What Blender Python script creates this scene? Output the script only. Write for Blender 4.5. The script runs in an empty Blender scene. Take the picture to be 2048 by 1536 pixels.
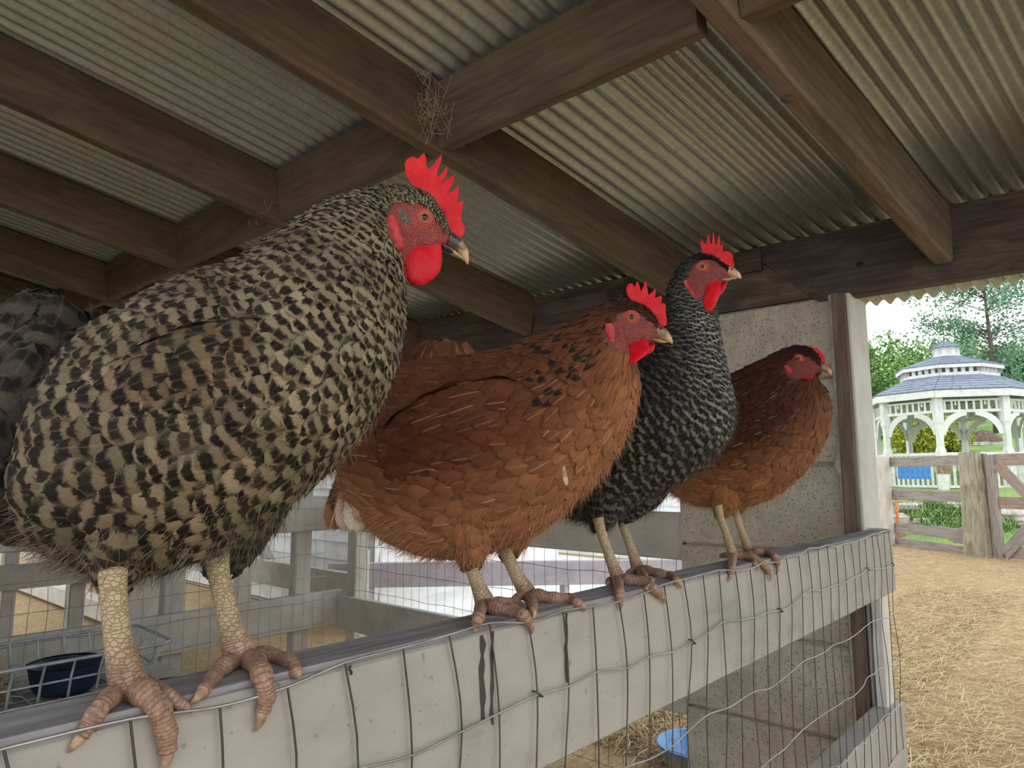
import bpy, bmesh, math, random
import numpy as np
from mathutils import Vector, Matrix
random.seed(7); RNG = np.random.default_rng(7)
scene = bpy.context.scene
COL = scene.collection

# ---------------------------------------------------------------- camera
FPX = 1381.0; TH = math.radians(7.5); YAW = math.radians(41.35); ZC = 1.2
CAM = np.array([0.0, 0.0, ZC])
cd = bpy.data.cameras.new('camera'); cam = bpy.data.objects.new('camera', cd); COL.objects.link(cam)
cd.sensor_width = 36.0; cd.lens = FPX / 2048 * 36.0; cd.clip_start = 0.02; cd.clip_end = 900
cam.location = (0, 0, ZC); cam.rotation_euler = (math.radians(90) + TH, 0, YAW)
scene.camera = cam

# ---------------------------------------------------------------- world, exposure
W = bpy.data.worlds.new('overcast_sky'); scene.world = W; W.use_nodes = True
bgn = W.node_tree.nodes['Background']
bgn.inputs['Color'].default_value = (0.93, 0.97, 1.0, 1); bgn.inputs['Strength'].default_value = 1.0
sd = bpy.data.lights.new('hazy_sun', 'SUN'); sd.energy = 0.35; sd.angle = math.radians(40); sd.color = (1.0, 0.95, 0.88)
sun = bpy.data.objects.new('hazy_sun', sd); COL.objects.link(sun)
sun.rotation_euler = Vector((-0.75, -0.1, -0.65)).to_track_quat('-Z', 'Y').to_euler()
vs = scene.view_settings
vs.view_transform = 'Standard'; vs.look = 'None'; vs.gamma = 1.0; vs.use_curve_mapping = False; vs.exposure = 0.9

# ---------------------------------------------------------------- photo geometry helpers (survey of the place)
def ray(px, py):
    u = px - 1024.0; v = py - 768.0
    f = FPX * math.cos(TH) + v * math.sin(TH); up = -v * math.cos(TH) + FPX * math.sin(TH)
    return np.array([u * math.cos(YAW) - f * math.sin(YAW), u * math.sin(YAW) + f * math.cos(YAW), up])
def atX(px, py, X): r = ray(px, py); return CAM + r * (X / r[0])
def atY(px, py, Y): r = ray(px, py); return CAM + r * (Y / r[1])
def atZ(px, py, Z): r = ray(px, py); return CAM + r * ((Z - ZC) / r[2])
def proj(P):
    d = np.asarray(P, float) - CAM
    r = d[..., 0] * math.cos(YAW) + d[..., 1] * math.sin(YAW); f = -d[..., 0] * math.sin(YAW) + d[..., 1] * math.cos(YAW)
    zc = f * math.cos(TH) + d[..., 2] * math.sin(TH); yc = -f * math.sin(TH) + d[..., 2] * math.cos(TH)
    return np.stack([1024 + FPX * r / zc, 768 - FPX * yc / zc], -1)
def unit(v): v = np.asarray(v, float); return v / (np.linalg.norm(v) + 1e-12)

# ---------------------------------------------------------------- material kit
class NT:
    def __init__(s, name):
        s.m = bpy.data.materials.new(name); s.m.use_nodes = True; s.t = s.m.node_tree; s.n = s.t.nodes; s.l = s.t.links
        s.b = s.n['Principled BSDF']
    def node(s, typ, **kw):
        nd = s.n.new(typ)
        for k, v in kw.items(): setattr(nd, k, v)
        return nd
    def put(s, sock, v):
        if hasattr(v, 'is_output') or isinstance(v, bpy.types.NodeSocket): s.l.new(v, sock)
        elif isinstance(v, (tuple, list)):
            v = tuple(v)
            sock.default_value = v if len(v) == len(sock.default_value) else (v + (1.0,) if len(v) == 3 else v[:3])
        else: sock.default_value = v
    def math(s, op, a, b=None, c=None, clamp=False):
        nd = s.node('ShaderNodeMath', operation=op); nd.use_clamp = clamp
        s.put(nd.inputs[0], a)
        if b is not None: s.put(nd.inputs[1], b)
        if c is not None: s.put(nd.inputs[2], c)
        return nd.outputs[0]
    def mix(s, f, a, b, mode='MIX'):
        nd = s.node('ShaderNodeMix', data_type='RGBA', blend_type=mode)
        s.put(nd.inputs[0], f); s.put(nd.inputs[6], a); s.put(nd.inputs[7], b); return nd.outputs[2]
    def ramp(s, f, stops):
        nd = s.node('ShaderNodeValToRGB'); e = nd.color_ramp.elements
        while len(e) < len(stops): e.new(0.5)
        for i, (p, c) in enumerate(stops):
            e[i].position = p; e[i].color = tuple(c) + (1,) if len(c) == 3 else c
        s.put(nd.inputs[0], f); return nd.outputs[0]
    def mr(s, v, a, b, c=0.0, d=1.0, smooth=True):
        nd = s.node('ShaderNodeMapRange'); nd.interpolation_type = 'SMOOTHSTEP' if smooth else 'LINEAR'
        s.put(nd.inputs[0], v)
        for i, x in enumerate((a, b, c, d)): nd.inputs[i + 1].default_value = x
        return nd.outputs[0]
    def noise(s, vec, scale, detail=3.0, rough=0.55, dist=0.0):
        nd = s.node('ShaderNodeTexNoise'); nd.inputs['Scale'].default_value = scale; nd.inputs['Detail'].default_value = detail
        nd.inputs['Roughness'].default_value = rough; nd.inputs['Distortion'].default_value = dist
        if vec is not None: s.l.new(vec, nd.inputs['Vector'])
        return nd.outputs['Fac']
    def voro(s, vec, scale, feature='F1'):
        nd = s.node('ShaderNodeTexVoronoi'); nd.feature = feature; nd.inputs['Scale'].default_value = scale
        if vec is not None: s.l.new(vec, nd.inputs['Vector'])
        return nd.outputs['Distance']
    def coord(s, which='Object'): return s.node('ShaderNodeTexCoord').outputs[which]
    def geo(s): return s.node('ShaderNodeNewGeometry').outputs['Position']
    def uv(s): return s.node('ShaderNodeUVMap').outputs[0]
    def scaled(s, vec, sc):
        nd = s.node('ShaderNodeVectorMath', operation='MULTIPLY'); s.l.new(vec, nd.inputs[0]); nd.inputs[1].default_value = sc; return nd.outputs[0]
    def attr(s, name): return s.node('ShaderNodeAttribute', attribute_name=name)
    def sep(s, v):
        nd = s.node('ShaderNodeSeparateXYZ'); s.l.new(v, nd.inputs[0]); return nd.outputs
    def comb(s, x, y, z=0.0):
        nd = s.node('ShaderNodeCombineXYZ'); s.put(nd.inputs[0], x); s.put(nd.inputs[1], y); s.put(nd.inputs[2], z); return nd.outputs[0]
    def bump(s, h, strength=0.5, dist=0.002):
        nd = s.node('ShaderNodeBump'); nd.inputs['Strength'].default_value = strength; nd.inputs['Distance'].default_value = dist
        s.put(nd.inputs['Height'], h); s.l.new(nd.outputs[0], s.b.inputs['Normal'])
    def out(s, col=None, rough=0.6, metal=0.0, **kw):
        if col is not None: s.put(s.b.inputs['Base Color'], col)
        s.put(s.b.inputs['Roughness'], rough); s.put(s.b.inputs['Metallic'], metal)
        for k, v in kw.items(): s.put(s.b.inputs[k], v)
        return s.m
def obj_rand(s): return s.node('ShaderNodeObjectInfo').outputs['Random']
def shifted(s, vec, amount=37.0):
    r = s.math('MULTIPLY', obj_rand(s), amount)
    nd = s.node('ShaderNodeVectorMath', operation='ADD'); s.l.new(vec, nd.inputs[0]); s.l.new(s.comb(r, r, r), nd.inputs[1]); return nd.outputs[0]

def m_wood(name, dark, mid, light, dust=(0.30, 0.23, 0.16), dustamt=0.35, rough=0.85, speck=0.0):
    s = NT(name); uv = shifted(s, s.uv())
    g = s.noise(s.scaled(uv, (3.0, 60.0, 1.0)), 1.0, 6, 0.65, 0.8)
    g2 = s.noise(s.scaled(uv, (2.0, 9.0, 1.0)), 1.6, 4, 0.6, 1.2)
    c = s.ramp(g, [(0.25, dark), (0.5, mid), (0.8, light)])
    c = s.mix(s.mr(g2, 0.4, 0.75, 0, 0.75), c, dark)
    d = s.noise(s.scaled(uv, (7.0, 14.0, 1.0)), 1.0, 5, 0.7)
    c = s.mix(s.mr(d, 0.45, 0.8, 0.0, dustamt), c, dust)
    if speck:
        sp = s.noise(s.scaled(uv, (110.0, 110.0, 1.0)), 1.0, 2, 0.6)
        c = s.mix(s.mr(sp, 0.62, 0.72, 0, speck), c, (0.05, 0.035, 0.025))
    s.bump(s.math('ADD', g, s.math('MULTIPLY', d, 0.8)), 0.5, 0.003)
    return s.out(c, rough)
M = {}
M['rafter'] = m_wood('rafter_wood', (0.06, 0.038, 0.023), (0.125, 0.080, 0.047), (0.175, 0.118, 0.072), dust=(0.21, 0.15, 0.10))
M['rafter_pale'] = m_wood('rafter_dusty_wood', (0.085, 0.06, 0.042), (0.17, 0.125, 0.088), (0.26, 0.195, 0.14), dust=(0.28, 0.22, 0.155), speck=0.7)
M['header'] = m_wood('header_wood', (0.028, 0.019, 0.016), (0.075, 0.052, 0.042), (0.14, 0.10, 0.08), dustamt=0.3)
M['header_light'] = m_wood('header_left_wood', (0.04, 0.028, 0.021), (0.10, 0.072, 0.054), (0.17, 0.125, 0.095), dustamt=0.35)
M['brown'] = m_wood('brown_post_wood', (0.09, 0.055, 0.04), (0.17, 0.115, 0.085), (0.24, 0.17, 0.13), dustamt=0.1)
M['grey_wood'] = m_wood('weathered_wood', (0.16, 0.14, 0.13), (0.34, 0.30, 0.28), (0.50, 0.45, 0.42), dust=(0.42, 0.33, 0.27), dustamt=0.3)
M['round_post'] = m_wood('old_post_wood', (0.13, 0.115, 0.08), (0.37, 0.33, 0.24), (0.52, 0.48, 0.36), dust=(0.3, 0.27, 0.2))
M['red_wood'] = m_wood('gate_wood', (0.22, 0.155, 0.135), (0.36, 0.27, 0.24), (0.46, 0.36, 0.32), dustamt=0.15)
def m_paint(name, base, dirt=(0.10, 0.075, 0.05), amt=0.4, stain=0.0, rough=0.6):
    s = NT(name); uv = shifted(s, s.uv())
    g = s.noise(s.scaled(uv, (2.0, 45.0, 1.0)), 1.0, 5, 0.6, 0.5)
    d = s.noise(s.scaled(uv, (5.0, 8.0, 1.0)), 1.0, 5, 0.65)
    sp = s.noise(s.scaled(uv, (90.0, 90.0, 1.0)), 1.0, 2, 0.5)
    lo = tuple(x * 0.80 for x in base)
    c = s.mix(s.mr(d, 0.35, 0.7), base, lo)
    c = s.mix(s.math('MULTIPLY', s.mr(sp, 0.68, 0.74), amt), c, dirt)
    c = s.mix(s.mr(s.math('MULTIPLY', d, g), 0.30, 0.42, 0, 0.35), c, tuple(x * 0.55 for x in base))
    if stain:
        st = s.noise(s.scaled(uv, (26.0, 3.5, 1.0)), 1.0, 3, 0.55)
        c = s.mix(s.mr(st, 0.70, 0.76, 0, stain), c, (0.055, 0.03, 0.028))
        st2 = s.noise(s.scaled(uv, (31.0, 2.6, 1.0)), 1.3, 3, 0.5)
        c = s.mix(s.mr(st2, 0.72, 0.77, 0, stain), c, (0.75, 0.73, 0.68))
    s.bump(g, 0.25, 0.002)
    return s.out(c, rough)
M['paint'] = m_paint('greige_fence_paint', (0.37, 0.35, 0.32), stain=0.75)
M['paint_plain'] = m_paint('greige_rail_paint', (0.52, 0.49, 0.44), amt=0.15)
M['paint_top'] = m_wood('worn_board_edge', (0.10, 0.095, 0.10), (0.26, 0.25, 0.26), (0.44, 0.43, 0.45), dust=(0.30, 0.28, 0.27), dustamt=.3)
M['white_post'] = m_paint('white_post_paint', (0.62, 0.60, 0.57), amt=0.05)
M['pale_wood'] = m_paint('whitewashed_wood', (0.62, 0.58, 0.53), amt=0.1)
M['white'] = m_paint('white_paint', (0.80, 0.80, 0.79), amt=0.0)
M['lilac'] = m_paint('lilac_grey_paint', (0.42, 0.38, 0.42), amt=0.0)

def m_galv():
    s = NT('galvanised_sheet'); p = s.geo()
    v = s.node('ShaderNodeTexVoronoi'); v.inputs['Scale'].default_value = 110; s.l.new(p, v.inputs['Vector'])
    n = s.noise(s.scaled(p, (1, .5, .5)), 4, 5, 0.65); n2 = s.noise(s.scaled(p, (20, 1.2, 1.2)), 1.5, 4, 0.6)
    f = s.noise(p, 260, 2, 0.6)
    c = s.mix(s.mr(v.outputs['Color'], 0.2, 0.8), (0.38, 0.42, 0.425), (0.46, 0.495, 0.49))
    c = s.mix(s.mr(n, 0.48, 0.72, 0, 0.45), c, (0.42, 0.385, 0.29))
    c = s.mix(s.mr(n2, 0.5, 0.8, 0, 0.4), c, (0.20, 0.215, 0.21))
    c = s.mix(s.mr(f, 0.6, 0.75, 0, 0.25), c, (0.12, 0.105, 0.085))
    return s.out(c, 0.38, 0.7)
M['galv'] = m_galv()
def m_block():
    s = NT('painted_block'); p = s.geo()
    a = s.noise(p, 130, 3, 0.6); b = s.noise(p, 14, 3, 0.6); pits = s.voro(p, 70)
    c = s.mix(s.mr(b, 0.35, 0.7), (0.56, 0.51, 0.42), (0.46, 0.41, 0.33))
    sp = s.noise(p, 95, 2, 0.5)
    c = s.mix(s.mr(sp, 0.63, 0.70, 0, 0.55), c, (0.15, 0.115, 0.08))
    s.bump(s.math('ADD', s.math('MULTIPLY', a, 1.0), s.mr(pits, 0.0, 0.3)), 0.9, 0.006)
    return s.out(c, 0.9)
M['block'] = m_block()
def simple(name, col, rough=0.6, metal=0.0, bump=0.0, bscale=60, var=0.25, vscale=20, **kw):
    s = NT(name); p = s.coord('Object')
    n = s.noise(p, vscale, 4, 0.6)
    c = s.mix(s.mr(n, 0.3, 0.7), tuple(x * (1 - var) for x in col), tuple(min(1, x * (1 + var * 0.6)) for x in col))
    if bump: s.bump(s.noise(p, bscale, 3, 0.6), bump, 0.002)
    return s.out(c, rough, metal, **kw)
M['foam'] = simple('foam_seal', (0.62, 0.58, 0.52), 0.9, bump=1.0, bscale=120)
M['mortar'] = simple('mortar', (0.30, 0.26, 0.20), 0.95, bump=0.6)
M['wire_dark'] = simple('dark_wire', (0.10, 0.10, 0.11), 0.45, 0.7)
M['wire_lt'] = simple('galvanised_wire', (0.42, 0.42, 0.43), 0.4, 0.75)
M['basket'] = simple('grey_basket_wire', (0.38, 0.41, 0.45), 0.4, 0.3)
M['navy'] = simple('navy_plastic', (0.012, 0.02, 0.055), 0.45)
M['maroon'] = simple('maroon_plastic', (0.12, 0.04, 0.05), 0.5)
M['blue_pan'] = simple('blue_plastic', (0.12, 0.30, 0.62), 0.35)
M['hay'] = simple('hay', (0.52, 0.42, 0.22), 0.9, var=0.4, vscale=60)
M['web'] = simple('cobweb', (0.40, 0.31, 0.21), 0.9)

# ---------------------------------------------------------------- mesh kit
class MB:
    def __init__(s): s.v = []; s.f = []; s.uv = []; s.mi = []
    def add(s, verts, faces, uvs=None, mi=0):
        o = len(s.v); s.v.extend([tuple(map(float, p)) for p in verts])
        for i, f in enumerate(faces):
            s.f.append(tuple(o + k for k in f)); s.uv.append(uvs[i] if uvs else None); s.mi.append(mi)
    def box(s, a, b, mi=0):
        a = np.minimum(a, b), np.maximum(a, b); lo, hi = a
        c = (lo + hi) / 2; ax = int(np.argmax(hi - lo))
        d = np.zeros(3); d[ax] = 1; up = np.array([0, 0, 1.]) if ax != 2 else np.array([0, 1., 0]); sd_ = np.cross(d, up)
        L = hi - lo
        s.beam(c - d * L[ax] / 2, c + d * L[ax] / 2, abs(L @ sd_), abs(L @ up), up, mi=mi)
    def beam(s, p0, p1, w, h, up=(0, 0, 1), ch=None, seg=1, wob=0.0, mi=0):
        """board from p0 to p1 (axis), width w sideways, height h along up; chamfered section, UV u = metres along"""
        p0 = np.asarray(p0, float); p1 = np.asarray(p1, float); d = p1 - p0; L = np.linalg.norm(d); d = d / L
        up = np.asarray(up, float); up = unit(up - d * (up @ d)); sd_ = np.cross(d, up)
        if ch is None: ch = min(w, h) * 0.08
        a, b = w / 2, h / 2
        sec = [(-a + ch, -b), (a - ch, -b), (a, -b + ch), (a, b - ch), (a - ch, b), (-a + ch, b), (-a, b - ch), (-a, -b + ch)]
        per = [0.0]
        for i in range(8):
            q, r = sec[i], sec[(i + 1) % 8]; per.append(per[-1] + math.hypot(q[0] - r[0], q[1] - r[1]))
        V = []
        for k in range(seg + 1):
            c = p0 + d * L * k / seg
            for (x, y) in sec:
                j = (random.uniform(-wob, wob), random.uniform(-wob, wob)) if wob else (0, 0)
                V.append(c + sd_ * (x + j[0]) + up * (y + j[1]))
        Fc = []; U = []
        for k in range(seg):
            for i in range(8):
                j = (i + 1) % 8; Fc.append((k * 8 + i, k * 8 + j, (k + 1) * 8 + j, (k + 1) * 8 + i))
                u0, u1 = L * k / seg, L * (k + 1) / seg
                U.append([(u0, per[i]), (u0, per[i + 1]), (u1, per[i + 1]), (u1, per[i])])
        Fc.append(tuple(range(7, -1, -1))); U.append([(sec[i][0] * .3, sec[i][1]) for i in range(7, -1, -1)])
        e = seg * 8; Fc.append(tuple(range(e, e + 8))); U.append([(sec[i][0] * .3, sec[i][1]) for i in range(8)])
        s.add(V, Fc, U, mi)
    def tube(s, pts, rad, n=8, cap=True, mi=0, flat=None):
        pts = np.asarray(pts, float); m = len(pts)
        rad = np.full(m, rad, float) if np.isscalar(rad) else np.asarray(rad, float)
        T = np.gradient(pts, axis=0); T /= (np.linalg.norm(T, axis=1, keepdims=True) + 1e-12)
        ref = np.array([0, 0, 1.]) if abs(T[0][2]) < 0.9 else np.array([1., 0, 0])
        u = unit(np.cross(T[0], ref)); V = []; U = []
        al = np.concatenate([[0], np.cumsum(np.linalg.norm(np.diff(pts, axis=0), axis=1))])
        for i in range(m):
            u = unit(u - T[i] * (u @ T[i])); w = np.cross(T[i], u)
            for k in range(n):
                a = 2 * math.pi * k / n; V.append(pts[i] + rad[i] * (math.cos(a) * u + math.sin(a) * w))
        Fc = []
        for i in range(m - 1):
            for k in range(n):
                j = (k + 1) % n; Fc.append((i * n + k, i * n + j, (i + 1) * n + j, (i + 1) * n + k))
                U.append([(al[i], k / n), (al[i], (k + 1) / n), (al[i + 1], (k + 1) / n), (al[i + 1], k / n)])
        if cap:
            Fc.append(tuple(range(n - 1, -1, -1))); Fc.append(tuple(range((m - 1) * n, m * n)))
            U += [[(0, 0)] * n, [(0, 0)] * n]
        s.add(V, Fc, U, mi)
    def lathe(s, prof, c, n=24, mi=0):
        V = []; m = len(prof)
        for (r, z) in prof:
            for k in range(n):
                a = 2 * math.pi * k / n; V.append((c[0] + r * math.cos(a), c[1] + r * math.sin(a), c[2] + z))
        Fc = [(i * n + k, i * n + (k + 1) % n, (i + 1) * n + (k + 1) % n, (i + 1) * n + k) for i in range(m - 1) for k in range(n)]
        s.add(V, Fc, None, mi)
    def build(s, name, mat, parent=None, smooth=False, **tags):
        me = bpy.data.meshes.new(name); me.from_pydata(s.v, [], s.f)
        if any(u is not None for u in s.uv):
            l = me.uv_layers.new(name='UVMap'); k = 0; arr = np.zeros((len(me.loops), 2), np.float32)
            for f, u in zip(s.f, s.uv):
                if u is not None: arr[k:k + len(f)] = u
                k += len(f)
            l.data.foreach_set('uv', arr.ravel())
        for mm in (mat if isinstance(mat, (list, tuple)) else [mat]): me.materials.append(mm)
        if any(s.mi): me.polygons.foreach_set('material_index', s.mi)
        if smooth: me.polygons.foreach_set('use_smooth', [True] * len(me.polygons))
        me.update()
        return link(name, me, parent, **tags)
def link(name, me, parent=None, **tags):
    o = bpy.data.objects.new(name, me); COL.objects.link(o)
    if parent is not None:
        o.parent = parent; o.matrix_parent_inverse = Matrix.Translation(parent.location).inverted() if parent.location.length else Matrix()
    for k, v in tags.items(): o[k] = v
    return o
def empty(name, loc=(0, 0, 0), **tags):
    o = bpy.data.objects.new(name, None); COL.objects.link(o); o.location = tuple(map(float, loc)); o.empty_display_size = 0.05
    for k, v in tags.items(): o[k] = v
    return o
def piece(name, mat, parent, p0, p1, w, h, up=(0, 0, 1), **kw):
    tags = {k: kw.pop(k) for k in ('label', 'category', 'kind', 'group') if k in kw}
    b = MB(); b.beam(p0, p1, w, h, up, **kw); return b.build(name, mat, parent, **tags)
def bxp(name, mat, parent, a, b, **tags):
    m = MB(); m.box(np.asarray(a, float), np.asarray(b, float)); return m.build(name, mat, parent, **tags)
def arr_mesh(name, V, Fq, mat, uv=None, attrs=None, smooth=True):
    """fast numpy quad mesh"""
    me = bpy.data.meshes.new(name); nv, nf = len(V), len(Fq); k = Fq.shape[1]
    me.vertices.add(nv); me.vertices.foreach_set('co', np.asarray(V, np.float32).ravel())
    me.loops.add(nf * k); me.loops.foreach_set('vertex_index', Fq.astype(np.int32).ravel())
    me.polygons.add(nf); me.polygons.foreach_set('loop_start', np.arange(0, nf * k, k, dtype=np.int32))
    me.polygons.foreach_set('use_smooth', np.full(nf, smooth))
    if uv is not None:
        l = me.uv_layers.new(name='UVMap'); l.data.foreach_set('uv', np.asarray(uv, np.float32)[Fq.ravel()].ravel())
    for an, a in (attrs or {}).items():
        at = me.attributes.new(an, 'FLOAT_COLOR', 'POINT'); a = np.asarray(a, np.float32)
        if a.shape[1] == 3: a = np.concatenate([a, np.ones((len(a), 1), np.float32)], 1)
        at.data.foreach_set('color', a.ravel())
    for mm in (mat if isinstance(mat, (list, tuple)) else [mat]): me.materials.append(mm)
    me.update(calc_edges=True); me.validate()
    return me

#==STRUCTURE==
# ---------------------------------------------------------------- roof
SL = 0.201; SK = 0.127; YH = 2.45
def roof_pt(xh, y, dz=0.0): return np.array([xh + SK * (y - YH), y, 2.036 - SL * (y - YH) + dz])
ceiling = empty('ceiling', (0, 0, 0), kind='structure', label='sloping corrugated metal shed roof on brown wooden rafters')
Y0R, Y1R = -1.6, 3.13
PER, AMP = 0.052, 0.0115
def sheet(x0, x1, lift):
    nx = int((x1 - x0) / PER * 12) + 1
    xs = np.linspace(x0, x1, nx); ys = np.array([Y0R, 0.4, 1.2, 2.0, Y1R])
    z = AMP * np.cos(2 * np.pi * xs / PER)
    V = []
    for y in ys:
        base = np.stack([xs + SK * (y - YH), np.full(nx, y), 2.036 - SL * (y - YH) + AMP + 0.001 + lift + z], 1); V.append(base)
    V = np.concatenate(V); n = len(ys)
    q = np.array([(i * nx + k, i * nx + k + 1, (i + 1) * nx + k + 1, (i + 1) * nx + k) for i in range(n - 1) for k in range(nx - 1)])
    me = arr_mesh('roof_sheet', V, q, M['galv'])
    o = link('roof_sheet', me, ceiling)
    md = o.modifiers.new('thickness', 'SOLIDIFY'); md.thickness = 0.0008; md.offset = 1
x = -6.2; k = 0
while x < 0.62:
    sheet(x, x + 0.70, 0.0012 * (k % 2)); x += 0.676; k += 1
RX = [0.505, -0.338, -1.19, -2.02, -2.85, -3.69, -4.52, -5.35]
for i, xr in enumerate(RX):
    T = 0.056; H = 0.19
    a = roof_pt(xr - T / 2, Y0R, -H / 2); b = roof_pt(xr - T / 2, YH, -H / 2)
    piece('rafter', M['rafter_pale'] if i <= 1 else M['rafter'], ceiling, a, b, T, H, (0, SL, 1), seg=26, wob=0.0016, ch=0.008)
for i in range(len(RX) - 1):                                     # blocking between the rafters
    xa, xb = RX[i + 1], RX[i] - 0.056
    y = 1.222 + (0.012 if i == 0 else 0.0)
    a = roof_pt(xa + 0.004, y, -0.095); b = roof_pt(xb - (0.022 if i == 1 else 0.002), y, -0.095)
    a[1] = b[1] = y + 0.01
    piece('blocking', M['rafter'], ceiling, a, b, 0.046, 0.186, (0, -0.12, 1), seg=8, wob=0.0015, ch=0.006)
# header beam at the eave: two boards meeting in a diagonal joint, with a small bolt hole in the right one
def header(xa, xb, z0, z1, cut0=0.0, cut1=0.0, hole=None, y0=YH, y1=YH + 0.05):
    b = MB()
    pts = [(xa, z0), (xb, z0), (xb - cut1, z1), (xa - cut0, z1)]
    def slab(P):
        n = len(P); V = [(x, y0, z) for x, z in P] + [(x, y1, z) for x, z in P]
        Fc = [tuple(range(n)), tuple(range(2 * n - 1, n - 1, -1))] + [(i, i + n, (i + 1) % n + n, (i + 1) % n) for i in range(n)]
        U = [[(P[i][0], P[i][1]) for i in f] if k == 0 else [(P[i % n][0], P[i % n][1] + .07 * (i >= n)) for i in f] for k, f in enumerate(Fc)]
        b.add(V, Fc, U)
    if hole is None: slab(pts)
    else:
        hx, hz, r, q = hole
        slab([(xa, z0), (hx - r, z0), (hx - r, z1), (xa - cut0, z1)]); slab([(hx + r, z0), (xb, z0), (xb, z1), (hx + r, z1)])
        slab([(hx - r, z0), (hx + r, z0), (hx + r, hz - q), (hx - r, hz - q)]); slab([(hx - r, hz + q), (hx + r, hz + q), (hx + r, z1), (hx - r, z1)])
    return b.build('header_beam', M['header_light'] if cut1 else M['header'], ceiling)
header(-0.745, 0.9, 1.795, 2.034, cut0=0.25, hole=(-0.605, 1.90, 0.011, 0.007))
header(-6.0, -0.757, 1.812, 2.034, cut1=0.247, y0=YH + 0.004)
piece('joint_light_stop', M['header'], ceiling, (-1.3, YH + .063, 1.92), (-0.65, YH + .063, 1.92), .02, .22)  # added plank hidden behind the diagonal joint, stops light leaking through
for (xa, xb) in ((-1.02, -0.93), (-1.6, -1.3)):                     # short fillers on top of the header
    piece('filler_board', M['header'], ceiling, (xa, YH - 0.008, 1.985), (xb, YH - 0.008, 1.985), 0.02, 0.085, ch=0.002)

# unseen board walls added to block light from the rear and the left
rw = empty('wall_rear_blocker', (-4, Y0R, 0), kind='structure', label='unseen dark board wall added at the rear of the shed to block light')
for k in range(21): xx = -6.1 + k * 0.2; piece('blocker_plank', M['header'], rw, (xx, Y0R - .02, 0), (xx, Y0R - .02, 2.84), .196, .025, (0, 1, 0), ch=.002)
lw = empty('wall_left_blocker', (-6.2, 0, 0), kind='structure', label='unseen dark board wall added high on the left of the shed to block light')
for k in range(9): piece('blocker_plank', M['header'], lw, (-6.25, Y0R, 1.25 + k * .18), (-6.25, 2.4 - max(0, k - 3) * .8, 1.25 + k * .18), .025, .176, ch=.002)

# ---------------------------------------------------------------- block pier with foam seal, post
wall = empty('wall_far', (-1.0, 2.55, 0), kind='structure', label='painted concrete block pier beneath the header beam')
zs = [0.0, 0.058, 0.352, 0.646, 0.94, 1.235, 1.53, 1.812]
for i in range(len(zs) - 1):
    b = MB(); x0, x1, g = -1.30, -0.70, 0.005
    b.beam((x0, 2.56, (zs[i] + zs[i + 1]) / 2), (x1, 2.56, (zs[i] + zs[i + 1]) / 2), 0.20, zs[i + 1] - zs[i] - 2 * g if i else 0.05, ch=0.006, seg=24, wob=0.0015)
    b.build('block', M['block'], wall)
bxp('mortar_core', M['mortar'], wall, (-1.295, 2.468, 0.0), (-0.705, 2.65, 1.81))
pts = [(-0.693 + random.uniform(-.004, .004), 2.452 + random.uniform(-.004, .002), z) for z in np.linspace(0.0, 1.81, 60)]
b = MB(); b.tube(pts, [0.017 + random.uniform(-.003, .004) + (0.012 if abs(p[2] - 1.235) < .03 else 0) for p in pts], 8); b.build('foam_seal', M['foam'], wall, True)
post = empty('door_post', (-0.66, 2.5, 0), category='post', label='door post with white painted face and brown edge at the end of the perch fence')
b = MB(); b.beam((-0.668, 2.50, 0), (-0.668, 2.50, 1.80), 0.045, 0.20, (0, 1, 0), seg=6, wob=.0012, ch=.003); b.build('post_body', M['brown'], post)
b = MB(); b.beam((-0.641, 2.515, 0), (-0.641, 2.515, 1.80), 0.010, 0.20, (0, 1, 0), seg=6, wob=.0008, ch=.002); b.build('white_face_board', M['white_post'], post, label='white painted face board')

#==GROUND==
def m_ground():
    s = NT('straw_strewn_ground'); p = s.geo()
    a = s.noise(p, 3.0, 5, 0.65); w1 = s.noise(s.scaled(p, (60, 14, 1)), 1.0, 4, 0.7, 1.5); w2 = s.noise(s.scaled(p, (16, 70, 1)), 1.0, 4, 0.7, 1.5)
    st = s.math('MAXIMUM', w1, w2)
    c = s.ramp(st, [(0.38, (0.20, 0.125, 0.06)), (0.55, (0.42, 0.30, 0.15)), (0.72, (0.58, 0.45, 0.25))])
    c = s.mix(s.mr(a, 0.5, 0.72, 0, 0.45), c, (0.24, 0.13, 0.07))
    s.bump(st, 0.8, 0.01); return s.out(c, 0.95)
M['ground'] = m_ground()
def m_grass():
    s = NT('grass_field'); p = s.geo(); a = s.noise(p, 0.35, 5, 0.6); f = s.noise(p, 6, 4, 0.7)
    c = s.mix(s.mr(a, 0.35, 0.65), (0.12, 0.24, 0.05), (0.24, 0.36, 0.09)); c = s.mix(s.mr(f, 0.5, 0.8, 0, .5), c, (0.07, 0.15, 0.03))
    return s.out(c, 0.9)
M['grass'] = m_grass()
M['dirt'] = simple('garden_soil', (0.15, 0.10, 0.08), 0.95, bump=0.6, bscale=25, var=.5, vscale=8)
M['stone'] = simple('pale_stone', (0.52, 0.47, 0.42), 0.9, bump=0.5, bscale=14, var=.3, vscale=7)
def grid_plane(name, x0, x1, y0, y1, nx, ny, zf, mat, **tags):
    xs, ys = np.meshgrid(np.linspace(x0, x1, nx), np.linspace(y0, y1, ny)); V = np.stack([xs, ys, zf(xs, ys)], -1).reshape(-1, 3)
    q = np.array([(j * nx + i, j * nx + i + 1, (j + 1) * nx + i + 1, (j + 1) * nx + i) for j in range(ny - 1) for i in range(nx - 1)])
    return link(name, arr_mesh(name, V, q, mat), None, **tags)
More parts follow.
